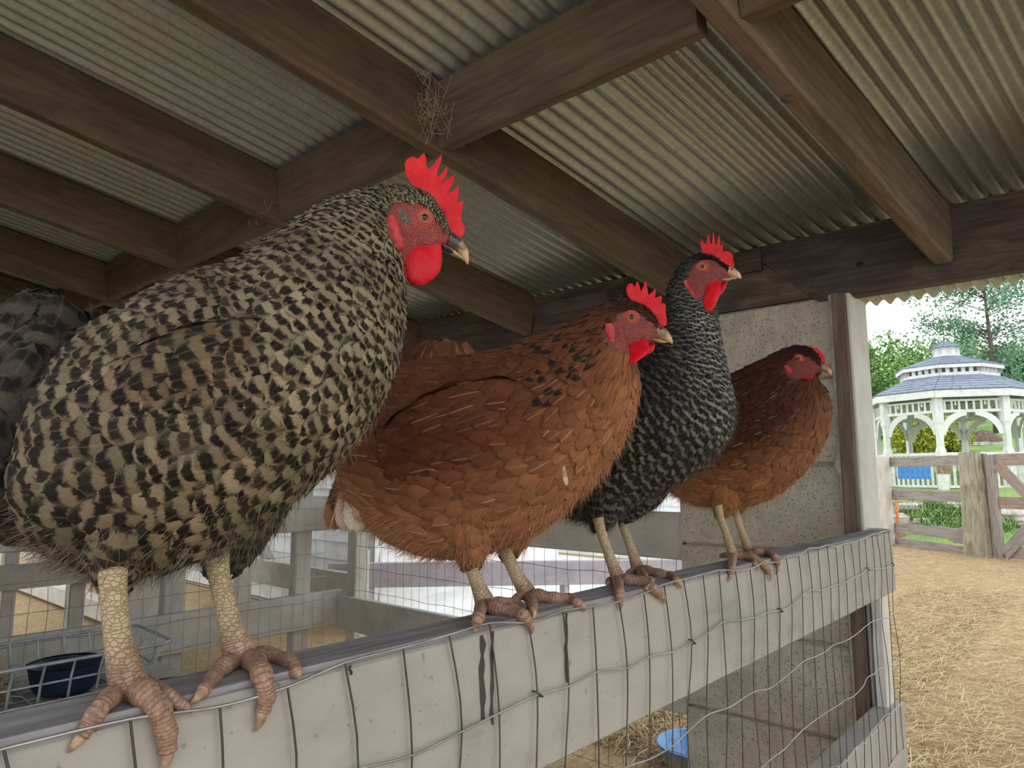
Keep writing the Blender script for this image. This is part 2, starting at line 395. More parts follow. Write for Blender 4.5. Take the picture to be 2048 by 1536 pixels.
grid_plane('ground', -14, 8, -5, 14.4, 110, 100, lambda x, y: 0.012 * np.sin(x * 2.1 + y) * np.sin(y * 1.7) - 0.012, M['ground'], kind='structure', label='straw covered yard ground')
grid_plane('grass_field', -160, 110, 14.3, 75, 130, 110, lambda x, y: -0.03 + .36 * np.clip(y - 14.4, 0, 1.8) + np.clip(y - 17.5, 0, None) * 0.13 + 0.1 * np.sin(x * .3) * np.clip((y - 20) / 20, 0, 1), M['grass'], kind='structure', label='grassy slope beyond the yard')

#==FENCES==
# ---------------------------------------------------------------- the perch fence (front)
ZT = 1.025
fence = empty('perch_fence', (-0.6, 1.2, 0), category='fence', label='greige painted board and wire fence that the four hens perch on')
b = MB(); b.beam((-0.599, -0.6, ZT - 0.094), (-0.599, 2.46, ZT - 0.094), 0.062, 0.182, ch=0.004, seg=40, wob=0.0008); b.build('top_rail', M['paint'], fence)
b = MB(); b.beam((-0.599, -0.6, ZT - 0.0005), (-0.599, 2.46, ZT - 0.0005), 0.059, 0.006, ch=0.001, seg=40, wob=0.0005); b.build('rail_top_edge', M['paint_top'], fence, label='worn grey top edge of the rail')
b = MB(); b.beam((-0.599, -0.6, 0.42), (-0.599, 2.46, 0.42), 0.062, 0.184, ch=0.004, seg=30, wob=0.001); b.build('bottom_rail', M['paint'], fence)
for y in (-0.5,):
    b = MB(); b.beam((-0.66, y, 0), (-0.66, y, 1.02), 0.05, 0.09, (0, 1, 0)); b.build('fence_post', M['paint_plain'], fence)
b = MB(); b.beam((-0.604, 2.405, 0.45), (-0.604, 2.405, 0.86), 0.03, 0.085, (0, 1, 0), seg=4, wob=.001); b.build('end_stud', M['white_post'], fence)
b = MB(); b.beam((-0.625, 2.462, 0.30), (-0.625, 2.462, 0.86), 0.03, 0.012, (0, 1, 0), seg=4, wob=.001); b.build('end_strip', M['brown'], fence)
XW = -0.5635
wz = [1.0245, 0.930, 0.792, 0.658, 0.528, 0.40]
ys = np.arange(-0.52, 2.46, 0.0663)
kink = {}
for j, z in enumerate(wz):
    for i, y in enumerate(ys):
        kink[i, j] = (y + random.uniform(-.008, .008) + (0.012 if j == 1 else 0), z + random.uniform(-.005, .005) - (0.006 * math.sin(i * 0.9) if j else 0.004 * math.sin(i * 0.7)), XW + (random.uniform(0, .003) if j < 2 else random.uniform(-.004, .008)))
vert = MB(); hor = MB()
def smooth_path(P, n=4):
    P = np.asarray(P, float); out = []
    for i in range(len(P) - 1):
        p0 = P[max(i - 1, 0)]; p1 = P[i]; p2 = P[i + 1]; p3 = P[min(i + 2, len(P) - 1)]
        for t in np.linspace(0, 1, n, endpoint=False):
            out.append(0.5 * ((2 * p1) + (-p0 + p2) * t + (2 * p0 - 5 * p1 + 4 * p2 - p3) * t * t + (-p0 + 3 * p1 - 3 * p2 + p3) * t ** 3))
    out.append(P[-1]); return np.array(out)
for i, y in enumerate(ys):
    P = [(kink[i, j][2], kink[i, j][0], kink[i, j][1]) for j in range(len(wz))]
    vert.tube(smooth_path(P, 4), 0.0011, 5, False)
for j in range(len(wz)):
    P = [(kink[i, j][2] + 0.0022, kink[i, j][0], kink[i, j][1]) for i in range(len(ys))]
    if j == 0: P = P[:-1] + [(-0.566, 2.455, 1.027), (-0.60, 2.462, 1.03), (-0.64, 2.44, 1.03)]
    hor.tube(smooth_path(P, 4), 0.00135 if j == 0 else 0.0013, 6, False)
vert.build('vertical_wires', M['wire_dark'], fence, True, kind='stuff', label='thin dark vertical wires')
hor.build('horizontal_wires', M['wire_lt'], fence, True, kind='stuff', label='wavy galvanised horizontal wires')
st = MB()
for (i, j) in ((18, 1), (9, 0), (24, 1), (30, 1), (40, 1), (44, 1)):
    if i < len(ys):
        y, z, xx = kink[i, j]; st.tube([(xx - .003, y - .006, z + .004), (xx + .004, y - .005, z + .004), (xx + .005, y + .004, z - .003), (xx - .003, y + .006, z - .004)], 0.0013, 6)
st.build('fence_staples', M['wire_dark'], fence, True, kind='stuff')
M['dropping'] = simple('dried_dropping', (0.055, 0.035, 0.035), 0.8)
for (px, y0, y1, w) in ((965, 1270, 1440, .010), (985, 1262, 1450, .006), (1133, 1225, 1365, .007), (700, 1330, 1350, .004)):
    a = atX(px, y0, XW - .003); c = atX(px, y1, XW - .003); n = 9
    P = [a + (c - a) * t + np.array([0, random.uniform(-.0015, .0015), 0]) for t in np.linspace(0, 1, n)]
    V = []; 
    for k, p in enumerate(P):
        ww = w * (0.35 + 0.65 * abs(math.sin(k * 1.3 + px))) * (0.6 if k in (0, n - 1) else 1) / 2
        V += [p + np.array([0.0, -ww, 0]), p + np.array([0.0016, 0, 0]), p + np.array([0.0, ww, 0])]
    d = MB(); d.add(V, [(3 * k + i, 3 * k + i + 1, 3 * k + i + 4, 3 * k + i + 3) for k in range(n - 1) for i in (0, 1)]); d.build('dropping_streak', M['dropping'], fence, True)

# ---------------------------------------------------------------- the pen's back fences
def mesh_wires(name, parent, P00, du, nu, su, dv, nv, sv, mat, r=0.0011):
    m = MB(); P00 = np.asarray(P00, float); du = np.asarray(du, float); dv = np.asarray(dv, float)
    for i in range(nu + 1):
        a = P00 + du * su * i; P = [a + dv * sv * j + du * random.uniform(-.006, .006) for j in range(0, nv + 1)]
        m.tube(P, r, 4, False)
    for j in range(nv + 1):
        a = P00 + dv * sv * j; m.tube([a + du * su * i + dv * random.uniform(-.005, .005) for i in range(0, nu + 1, 2)], r, 4, False)
    return m.build(name, mat, parent, True, kind='stuff', label='thin wire mesh')
fb = empty('cross_fence', (-2.4, 2.45, 0), category='fence', label='cross fence of greige rails and wire mesh behind the hens beside the block pier')
XC = -3.57
piece('top_rail', M['paint_plain'], fb, (XC + .025, 2.49, 0.965), (-1.30, 2.49, 0.965), 0.045, 0.18, seg=6, wob=.0015)
piece('middle_rail', M['paint_plain'], fb, (XC + .025, 2.49, 0.405), (-1.30, 2.49, 0.405), 0.045, 0.185, seg=6, wob=.0015)
piece('fence_post', M['paint_plain'], fb, (XC + .09, 2.56, 0), (XC + .09, 2.56, 1.05), 0.09, 0.09, (0, 1, 0))
mesh_wires('wire_mesh', fb, (XC + .1, 2.52, 0.02), (1, 0, 0), 34, 0.066, (0, 0, 1), 8, 0.128, M['wire_dark'], 0.0012)
ff = empty('pen_fence', (XC, 1.2, 0), category='fence', label='greige pen fence with rails, posts and wire mesh behind the speckled grey-brown hen')
piece('top_rail', M['paint_plain'], ff, (XC, -0.8, 0.965), (XC, 2.51, 0.965), 0.045, 0.175, seg=8, wob=.0015)
piece('lower_rail', M['paint_plain'], ff, (XC, -0.8, 0.43), (XC, 2.51, 0.43), 0.045, 0.19, seg=8, wob=.0015)
for y in (2.27, 1.55, 0.45):
    piece('fence_post', M['paint_plain'], ff, (XC - .06, y, 0), (XC - .06, y, 1.2 if y > 2 else 1.0), 0.07, 0.10, (0, 1, 0))
mesh_wires('wire_mesh', ff, (XC + .032, -0.4, 0.1), (0, 1, 0), 42, 0.066, (0, 0, 1), 7, 0.13, M['wire_lt'], 0.0014)
fc = empty('outer_fence', (-5.5, 1.5, 0), category='fence', label='outer fence of whitewashed rails and stout posts behind the pen fence')
XO = -5.5
piece('top_rail', M['paint_plain'], fc, (XO, -1.0, 0.96), (XO, 2.3, 0.96), 0.05, 0.30)
piece('middle_rail', M['paint_plain'], fc, (XO, -1.0, 0.54), (XO, 2.1, 0.54), 0.05, 0.16)
piece('bottom_rail', M['paint_plain'], fc, (XO, -1.0, 0.08), (XO, 2.3, 0.08), 0.05, 0.14)
for (y, w) in ((1.32, .08), (1.72, .10), (2.16, .26), (2.95, .12), (0.9, .1)):
    piece('fence_post', M['pale_wood'] if w < .1 else M['paint_plain'], fc, (XO - .08, y, 0), (XO - .08, y, 1.02), 0.10, w, (0, 1, 0))
fd = empty('divider_fence', (-6.5, 3.3, 0), category='fence', label='divider fence rails running back from the outer fence')
piece('top_rail', M['paint_plain'], fd, (-9.5, 2.2, 0.42), (XO - .05, 2.2, 0.42), 0.05, 0.16)
piece('middle_rail', M['paint_plain'], fd, (-9.5, 3.2, 0.37), (-4.4, 3.2, 0.37), 0.05, 0.2)
piece('bottom_rail', M['pale_wood'], fd, (-9.5, 2.2, 0.10), (XO - .05, 2.2, 0.10), 0.12, 0.16)
piece('brace', M['paint_plain'], fd, (-6.3, 3.28, 0.95), (-5.6, 3.28, 0.3), 0.05, 0.12)
piece('fence_post', M['paint_plain'], fd, (-4.5, 3.36, 0), (-4.5, 3.36, 0.62), 0.08, 0.08, (0, 1, 0))
# lilac board beyond
lb = empty('yard_bench', (-3.9, 4.2, 0), category='bench', label='long pale lilac-grey board bench beyond the cross fence')
piece('board', M['lilac'], lb, (-4.75, 3.22, 0.42), (-2.2, 5.9, 0.42), 0.05, 0.19)
for t in (0.08, 0.5, 0.92): piece('leg', M['lilac'], lb, (-4.75 + 2.55 * t, 3.25 + 2.68 * t, -0.01), (-4.75 + 2.55 * t, 3.25 + 2.68 * t, 0.34), 0.06, 0.06, (0, 1, 0))
# white clapboard house beyond the pens
hs = empty('white_house', (-9, 3.6, 0), category='building', label='white clapboard house wall seen through the pen fences behind the nearest hen')
bxp('wall_core', M['white'], hs, (-13, 3.62, -0.05), (-4.62, 6.0, 2.6))
for k in range(17): piece('clapboard', M['white'], hs, (-13, 3.60, 0.10 + 0.15 * k), (-4.62, 3.60, 0.10 + 0.15 * k), 0.022, 0.15, (0, 0.12, 1), ch=.001)
piece('corner_board', M['white'], hs, (-4.66, 3.565, -0.02), (-4.66, 3.565, 2.6), 0.12, 0.03, (0, 1, 0))
piece('window_sill', M['lilac'], hs, (-5.6, 3.54, 0.98), (-5.0, 3.54, 0.98), 0.05, 0.07)
h2 = empty('white_shed', (-3, 8, 0), category='building', label='white clapboard shed farther back beyond the lilac-grey bench')
bxp('wall_core', M['white'], h2, (-4.6, 8.62, -0.05), (-2.9, 10.0, 2.4))
for k in range(16): piece('clapboard', M['white'], h2, (-8.5, 8.60, 0.10 + 0.15 * k), (-2.9, 8.60, 0.10 + 0.15 * k), 0.022, 0.15, (0, 0.12, 1), ch=.001)
bxp('white_pad', M['white'], None, (-9, 3.62, -0.03), (-2.7, 8.5, 0.006), kind='structure', label='pale concrete pad beyond the cross fence')
# wire basket with hay
bk = empty('wire_basket', (-2.85, 0.7, 0.44), category='basket', label='grey wire basket holding hay behind the speckled grey-brown hen')
def loop_wire(m, P, r): m.tube(np.vstack([P, P[:1]]), r, 6, False)
Z1, Z0 = 0.60, 0.455; xa, xb, ya, yb = -3.06, -2.64, 0.25, 1.17
m = MB(); loop_wire(m, np.array([(xa, ya, Z1), (xb, ya, Z1), (xb, yb - .06, Z1), (xb - .03, yb - .02, Z1), (xa + .03, yb, Z1), (xa, yb - .04, Z1)]), .006); m.build('rim', M['basket'], bk, True)
m = MB()
for z in (0.53, 0.47): loop_wire(m, np.array([(xa + .04, ya + .04, z), (xb - .04, ya + .04, z), (xb - .04, yb - .08, z), (xa + .04, yb - .05, z)]), .004)
m.build('side_rings', M['basket'], bk, True)
m = MB()
for y in np.arange(ya + .07, yb - .05, .085):
    m.tube([(xa, y, Z1), (xa + .03, y, Z1 - .06), (xa + .05, y, Z0), (xb - .05, y, Z0), (xb - .03, y, Z1 - .06), (xb, y, Z1)], .0042, 6, False)
for xx in np.arange(xa + .08, xb - .04, .085):
    m.tube([(xx, ya, Z1), (xx, ya + .05, Z0), (xx, yb - .08, Z0), (xx, yb - .02, Z1)], .0042, 6, False)
m.build('bars', M['basket'], bk, True, kind='stuff')
bxp('basket_stand', M['paint_plain'], None, (-3.2, 0.0, -0.01), (-2.56, 1.25, 0.449), category='box', label='low painted box under the wire basket')
def strands(name, mat, pts_fn, n, L, w, parent=None, zvar=0.4, **tags):
    base = pts_fn(n); ang = RNG.uniform(0, 2 * np.pi, n); tilt = RNG.normal(0, zvar, n); ln = L * RNG.uniform(.4, 1.3, n); bend = RNG.normal(0, .25, n)
    D = np.stack([np.cos(ang), np.sin(ang), np.abs(np.sin(tilt))], 1); S = np.stack([-np.sin(ang), np.cos(ang), np.zeros(n)], 1)
    V = np.zeros((n, 6, 3)); ww = w * RNG.uniform(.6, 1.3, n)
    for k, t in enumerate((-.5, 0, .5)):
        c = base + D * (ln * t)[:, None] + S * (ln * bend * (t * t))[:, None]; c[:, 2] = np.maximum(c[:, 2] - (D[:, 2] * ln * -.5), base[:, 2])
        V[:, 2 * k] = c - S * ww[:, None]; V[:, 2 * k + 1] = c + S * ww[:, None] + np.array([0, 0, 1]) * ww[:, None] * .8
    q0 = np.array([(0, 1, 3, 2), (2, 3, 5, 4)]); q = (np.arange(n)[:, None, None] * 6 + q0[None]).reshape(-1, 4)
    tone = np.repeat(RNG.uniform(0, 1, n), 6)
    me = arr_mesh(name, V.reshape(-1, 3), q, mat, attrs={'tone': np.stack([tone] * 3, 1)}, smooth=False)
    return link(name, me, parent, **tags)
def m_straw(name, a, b, c):
    s = NT(name); t = s.attr('tone').outputs['Fac']; return s.out(s.ramp(t, [(0.0, a), (0.45, b), (1.0, c)]), 0.75)
M['straw'] = m_straw('straw_strands', (0.26, 0.16, 0.075), (0.50, 0.37, 0.19), (0.64, 0.52, 0.31))
def hay_pts(n):
    return np.stack([RNG.uniform(-2.96, -2.72, n), RNG.uniform(.30, .66, n), RNG.uniform(.46, .53, n)], 1)
strands('hay', M['straw'], hay_pts, 1800, 0.14, 0.0016, None, .5, kind='stuff', category='hay', label='loose hay lying in the wire basket')
m = MB(); m.lathe([(0.0, 0.0), (.085, 0.0), (.10, .02), (.115, .09), (.12, .095), (.11, .085), (.09, .03), (0, .02)], (-2.82, 0.86, .462), 28); m.build('navy_tub', M['navy'], None, True, category='tub', label='dark navy plastic tub lying in the wire basket')
m = MB(); m.lathe([(0.0, 0.0), (.12, 0.0), (.14, .02), (.155, .11), (.16, .115), (.15, .1), (.12, .03), (0, .02)], (-2.36, 1.02, .40), 28); m.lathe([(.10, 0.02), (.05, -.41), (.0, -.41)], (-2.36, 1.02, .40), 20); m.build('maroon_feeder', M['maroon'], None, True, category='feeder', label='maroon plastic feeder dish on a stem behind the basket')
# blue pan on the ground beyond the pier
c = atZ(1392, 1492, .10); c = np.array([c[0], c[1] + .02, 0.0])
pb = empty('blue_pan', c, category='pan', label='blue round feed pan on the ground behind the block pier')
m = MB(); m.lathe([(.0, .02), (.11, .02), (.125, .035), (.155, .105), (.168, .108), (.168, .098), (.158, .094)], c, 40); m.build('bowl', M['blue_pan'], pb, True)
m = MB(); m.lathe([(.0, .0), (.13, .0), (.157, .093), (.15, .093), (.12, .012), (0, .012)], c, 40); m.build('base', M['mortar'], pb, True)

#==HENS==
# ---------------------------------------------------------------- hen materials
def m_feather(name, rough=0.62, barb=0.35):
    s = NT(name); uv = s.sep(s.uv()); U, V = uv[0], uv[1]
    pa = s.attr('par'); p = s.sep(pa.outputs['Vector']); p2 = s.sep(s.attr('par2').outputs['Vector'])
    sd_ = s.math('MULTIPLY', s.math('ABSOLUTE', s.math('SUBTRACT', U, 0.5)), 2.0)
    s2 = s.math('MULTIPLY', sd_, sd_)
    nz = s.noise(s.comb(s.math('MULTIPLY', U, 5.0), s.math('MULTIPLY', V, 7.0), s.math('MULTIPLY', p2[1], 91.0)), 1.0, 3, 0.6)
    vv = s.math('ADD', V, s.math('MULTIPLY', s2, 0.10))
    bv = s.math('SUBTRACT', s.math('MULTIPLY', V, 26.0), s.math('MULTIPLY', sd_, 11.0))
    bn = s.noise(s.comb(s.math('MULTIPLY', sd_, 1.6), bv, s.math('MULTIPLY', p2[1], 53.0)), 1.6, 3, 0.65)
    vv = s.math('ADD', vv, s.math('MULTIPLY', s.math('SUBTRACT', bn, 0.5), 0.16))
    ph = s.math('ADD', s.math('MULTIPLY', vv, p[0]), s.math('ADD', p[1], s.math('MULTIPLY', s.math('SUBTRACT', nz, 0.5), 0.55)))
    wv = s.math('SINE', s.math('MULTIPLY', ph, 2 * math.pi))
    wv = s.math('ADD', wv, s.math('SUBTRACT', pa.outputs['Alpha'], 1.0))
    bar = s.mr(wv, -0.45, 0.55)
    ed = s.math('SUBTRACT', 1.0, s.math('MULTIPLY', s.mr(s.math('ADD', sd_, s.math('MULTIPLY', s.math('SUBTRACT', bn, 0.5), .5)), 0.42, 0.85), p2[2]))
    f = s.math('MULTIPLY', s.math('MULTIPLY', bar, p[2]), ed, clamp=True)
    c = s.mix(f, s.attr('ca').outputs['Color'], s.attr('cb').outputs['Color'])
    rim = s.math('MAXIMUM', s.mr(sd_, 0.62, 1.0), s.mr(V, 0.82, 1.0))
    al = s.mr(s.math('SUBTRACT', s.math('ADD', s.math('MULTIPLY', bn, 1.6), 0.12), rim), 0.0, 0.14)
    s.l.new(al, s.b.inputs['Alpha'])
    c = s.mix(barb, c, s.mr(bn, 0.25, 0.75, 0.25, 1.25), 'MULTIPLY')
    sh = s.math('MULTIPLY', s.mr(sd_, 0.03, 0.10, 1.0, 0.0), p2[0])
    c = s.mix(sh, c, (0.80, 0.55, 0.34))
    s.bump(bn, 0.5, 0.0012)
    s.b.inputs['Sheen Weight'].default_value = 0.02; s.b.inputs['Sheen Roughness'].default_value = 0.5
    s.b.inputs['Specular IOR Level'].default_value = 0.12
    return s.out(c, rough)
M['feather'] = m_feather('feather_vane')
def m_body():
    s = NT('hen_skin_and_down'); p = s.geo(); sk_ = s.sep(s.attr('skin').outputs['Vector']); k = sk_[0]
    n = s.noise(p, 420, 3, 0.6); n2 = s.noise(p, 90, 3, 0.6)
    red = s.mix(s.mr(n2, 0.3, 0.7), (0.30, 0.030, 0.030), (0.46, 0.07, 0.06)); red = s.mix(s.mr(n, 0.4, 0.7, 0, .5), red, (0.15, 0.035, 0.03))
    pb_ = s.voro(p, 520); red = s.mix(s.mr(pb_, .25, .75, 0, .55), red, (.13, .03, .025))
    big = s.noise(p, 38, 3, .6); red = s.mix(s.mr(big, .42, .68, 0, .6), red, (.20, .05, .045))
    red = s.mix(1.0, red, s.comb(sk_[1], sk_[1], sk_[1]), 'MULTIPLY')
    c = s.mix(k, s.attr('down').outputs['Color'], red)
    s.bump(pb_, 0.8, 0.0015)
    s.b.inputs['Subsurface Weight'].default_value = 0.08; s.b.inputs['Subsurface Radius'].default_value = (.004, .0012, .001)
    return s.out(c, 0.6)
M['hen_body'] = m_body()
def m_red(name, a, b, rough=0.42):
    s = NT(name); p = s.geo(); n = s.noise(p, 60, 3, 0.6); g = s.noise(p, 500, 2, 0.6)
    c = s.mix(s.mr(n, 0.35, 0.7), a, b); s.bump(g, 0.35, 0.001)
    s.b.inputs['Subsurface Weight'].default_value = 0.12; s.b.inputs['Subsurface Radius'].default_value = (.004, .0006, .0006); s.b.inputs['Specular IOR Level'].default_value = 0.22
    return s.out(c, rough)
M['comb'] = m_red('red_comb', (0.56, 0.003, 0.010), (0.66, 0.02, 0.025))
M['wattle'] = m_red('red_wattle', (0.54, 0.004, 0.012), (0.62, 0.018, 0.025))
M['lobe'] = m_red('pink_ear_lobe', (0.40, 0.02, 0.03), (0.50, 0.08, 0.08))
M['eye_white'] = simple('amber_eye', (0.38, 0.15, 0.05), 0.12, var=.35, vscale=400)
M['eye_dark'] = simple('eye_pupil', (0.004, 0.004, 0.004), 0.05)
M['eyelid'] = simple('eyelid', (0.42, 0.12, 0.08), 0.6, bump=.4, bscale=500)
M['tuft'] = simple('grey_ear_tuft', (0.16, 0.13, 0.11), 0.9, bump=1.0, bscale=600, var=.5, vscale=300)
def m_beak(name, tip, base):
    s = NT(name); n = s.noise(s.geo(), 130, 3, 0.6); t = s.math('ADD', s.attr('along').outputs['Fac'], s.math('MULTIPLY', s.math('SUBTRACT', n, .5), .9))
    return s.out(s.mix(s.mr(t, 0.35, 0.75), base, tip), 0.35)
M['beak_dark'] = m_beak('mottled_horn_beak', (0.55, 0.36, 0.20), (0.055, 0.04, 0.035))
M['beak_brown'] = m_beak('brown_beak', (0.50, 0.32, 0.18), (0.20, 0.11, 0.06))
M['beak_pale'] = m_beak('pale_horn_beak', (0.62, 0.42, 0.26), (0.40, 0.22, 0.13))
def m_leg():
    s = NT('scaly_leg'); uv = s.sep(s.uv()); p = s.geo()
    sc = s.node('ShaderNodeTexVoronoi'); sc.feature = 'DISTANCE_TO_EDGE'; sc.inputs['Scale'].default_value = 1.0
    s.l.new(s.comb(s.math('MULTIPLY', uv[0], 300.0), s.math('MULTIPLY', uv[1], 12.0)), sc.inputs['Vector'])
    e = s.mr(sc.outputs['Distance'], 0.0, 0.10)
    t = s.attr('along').outputs['Fac']; n = s.noise(p, 120, 4, 0.65)
    c = s.mix(s.mr(s.math('ADD', t, s.math('MULTIPLY', s.math('SUBTRACT', n, .5), .35)), 0.45, 0.78), (0.44, 0.34, 0.20), (0.30, 0.18, 0.12))
    c = s.mix(s.mr(s.noise(p, 40, 3, .6), .45, .75, 0, .6), c, (0.60, 0.42, 0.30))
    c = s.mix(s.math('MULTIPLY', s.math('SUBTRACT', 1.0, e), 0.28), c, (0.20, 0.13, 0.08))
    c = s.mix(s.mr(n, .58, .8, 0, .7), c, (0.12, 0.07, 0.05))
    s.bump(e, 0.8, 0.0012); return s.out(c, 0.55)
M['leg'] = m_leg()
def m_toe():
    s = NT('ringed_toe'); uv = s.sep(s.uv()); p = s.geo()
    n = s.noise(p, 150, 4, .65); w = s.math('SINE', s.math('ADD', s.math('MULTIPLY', uv[0], 2 * math.pi * 330.0), s.math('MULTIPLY', n, 5.0)))
    e = s.mr(w, -0.9, -0.3)
    c = s.mix(s.mr(n, .35, .7), (0.42, 0.245, 0.165), (0.25, 0.15, 0.105)); c = s.mix(s.mr(s.noise(p, 50, 3, .6), .5, .75, 0, .7), c, (0.46, 0.28, 0.21))
    c = s.mix(s.math('MULTIPLY', s.math('SUBTRACT', 1.0, e), .38), c, (0.10, 0.055, 0.04))
    s.bump(s.math('ADD', e, s.math('MULTIPLY', n, 1.5)), 0.55, 0.001); sc_ = s.voro(p, 420); c = s.mix(s.mr(sc_, .3, .8, 0, .45), c, (0.10, 0.06, 0.045)); return s.out(c, 0.65)
M['toe'] = m_toe()
M['claw'] = simple('horn_claw', (0.40, 0.26, 0.18), 0.45, var=.5, vscale=120)

# ---------------------------------------------------------------- lofted surfaces
def catmull(A, t):
    A = np.asarray(A, float); n = len(A); t = np.clip(np.asarray(t, float), 0, n - 1 - 1e-9); i = np.floor(t).astype(int); f = (t - i)
    g = lambda k: A[np.clip(k, 0, n - 1)]
    p0, p1, p2, p3 = g(i - 1), g(i), g(i + 1), g(i + 2)
    if A.ndim > 1: f = f[..., None]
    return 0.5 * (2 * p1 + (p2 - p0) * f + (2 * p0 - 5 * p1 + 4 * p2 - p3) * f * f + (3 * p1 - p0 - 3 * p2 + p3) * f ** 3)
class Loft:
    """stations: centre c, half axis a (towards the back), half width w along nrm; phi 0 = back, pi/2 = near side, pi = belly"""
    def __init__(s, c, a, w, nrm, low=0.10):
        s.c = np.asarray(c); s.a = np.asarray(a); s.w = np.asarray(w); s.n = np.asarray(nrm); s.N = len(s.c); s.low = low
    def P(s, t, ph):
        c, a, w = catmull(s.c, t), catmull(s.a, t), np.maximum(catmull(s.w, t), 0.0015)
        cp, sp = np.cos(ph), np.sin(ph)
        return c + a * cp[..., None] + s.n * (w * sp * (1 - s.low * cp))[..., None]
    def frame(s, t, ph, e=0.02):
        P = s.P(t, ph); dt = s.P(t + e, ph) - s.P(t - e, ph); dp = s.P(t, ph + e) - s.P(t, ph - e)
        N = np.cross(dp, dt); N /= (np.linalg.norm(N, axis=-1, keepdims=True) + 1e-12)
        out = P - catmull(s.c, t); sg = np.sign((N * out).sum(-1, keepdims=True)); sg[sg == 0] = 1
        return P, N * sg, dt / (2 * e), dp / (2 * e)
    def mesh(s, nt, nph):
        t = np.linspace(0, s.N - 1, nt); ph = np.linspace(0, 2 * np.pi, nph, endpoint=False)
        T, H = np.meshgrid(t, ph, indexing='ij'); V = s.P(T.ravel(), H.ravel())
        q = np.array([(i * nph + k, i * nph + (k + 1) % nph, (i + 1) * nph + (k + 1) % nph, (i + 1) * nph + k) for i in range(nt - 1) for k in range(nph)])
        V = np.vstack([V, s.c[:1], s.c[-1:]]); a, b = nt * nph, nt * nph + 1
        q = np.vstack([q, [(a, (k + 1) % nph, k, a) for k in range(0)] ]) if False else q
        caps = np.array([(a, k, (k + 1) % nph, (k + 1) % nph) for k in range(nph)] + [(b, (nt - 1) * nph + (k + 1) % nph, (nt - 1) * nph + k, (nt - 1) * nph + k) for k in range(nph)])
        return V, q, caps
def poisson(L, radius, n_cand, ok=None, tlo=0.0, thi=None):
    """variable radius dart throwing on a loft; returns t, phi"""
    thi = L.N - 1 if thi is None else thi
    t = RNG.uniform(tlo, thi, n_cand); ph = RNG.uniform(0, 2 * np.pi, n_cand)
    P, N, dt, dp = L.frame(t, ph); ar = np.linalg.norm(np.cross(dt, dp), axis=1)
    r = radius(t, ph, P); wgt = ar / (r * r); keep = RNG.uniform(0, 1, n_cand) < wgt / np.percentile(wgt, 97)
    if ok is not None: keep &= ok(t, ph, P)
    t, ph, P, r = t[keep], ph[keep], P[keep], r[keep]
    cell = {}; cs = r.max(); out = []
    key = np.floor(P / cs).astype(int)
    for i in range(len(t)):
        kx, ky, kz = key[i]; p = P[i]; ri = r[i]; good = True
        for dx in (-1, 0, 1):
            for dy in (-1, 0, 1):
                for dz in (-1, 0, 1):
                    for j in cell.get((kx + dx, ky + dy, kz + dz), ()):
                        d = p - P[j]
                        if d[0] * d[0] + d[1] * d[1] + d[2] * d[2] < (0.5 * (ri + r[j])) ** 2: good = False; break
                    if not good: break
                if not good: break
            if not good: break
        if good: cell.setdefault((kx, ky, kz), []).append(i); out.append(i)
    out = np.array(out, int); return t[out], ph[out]
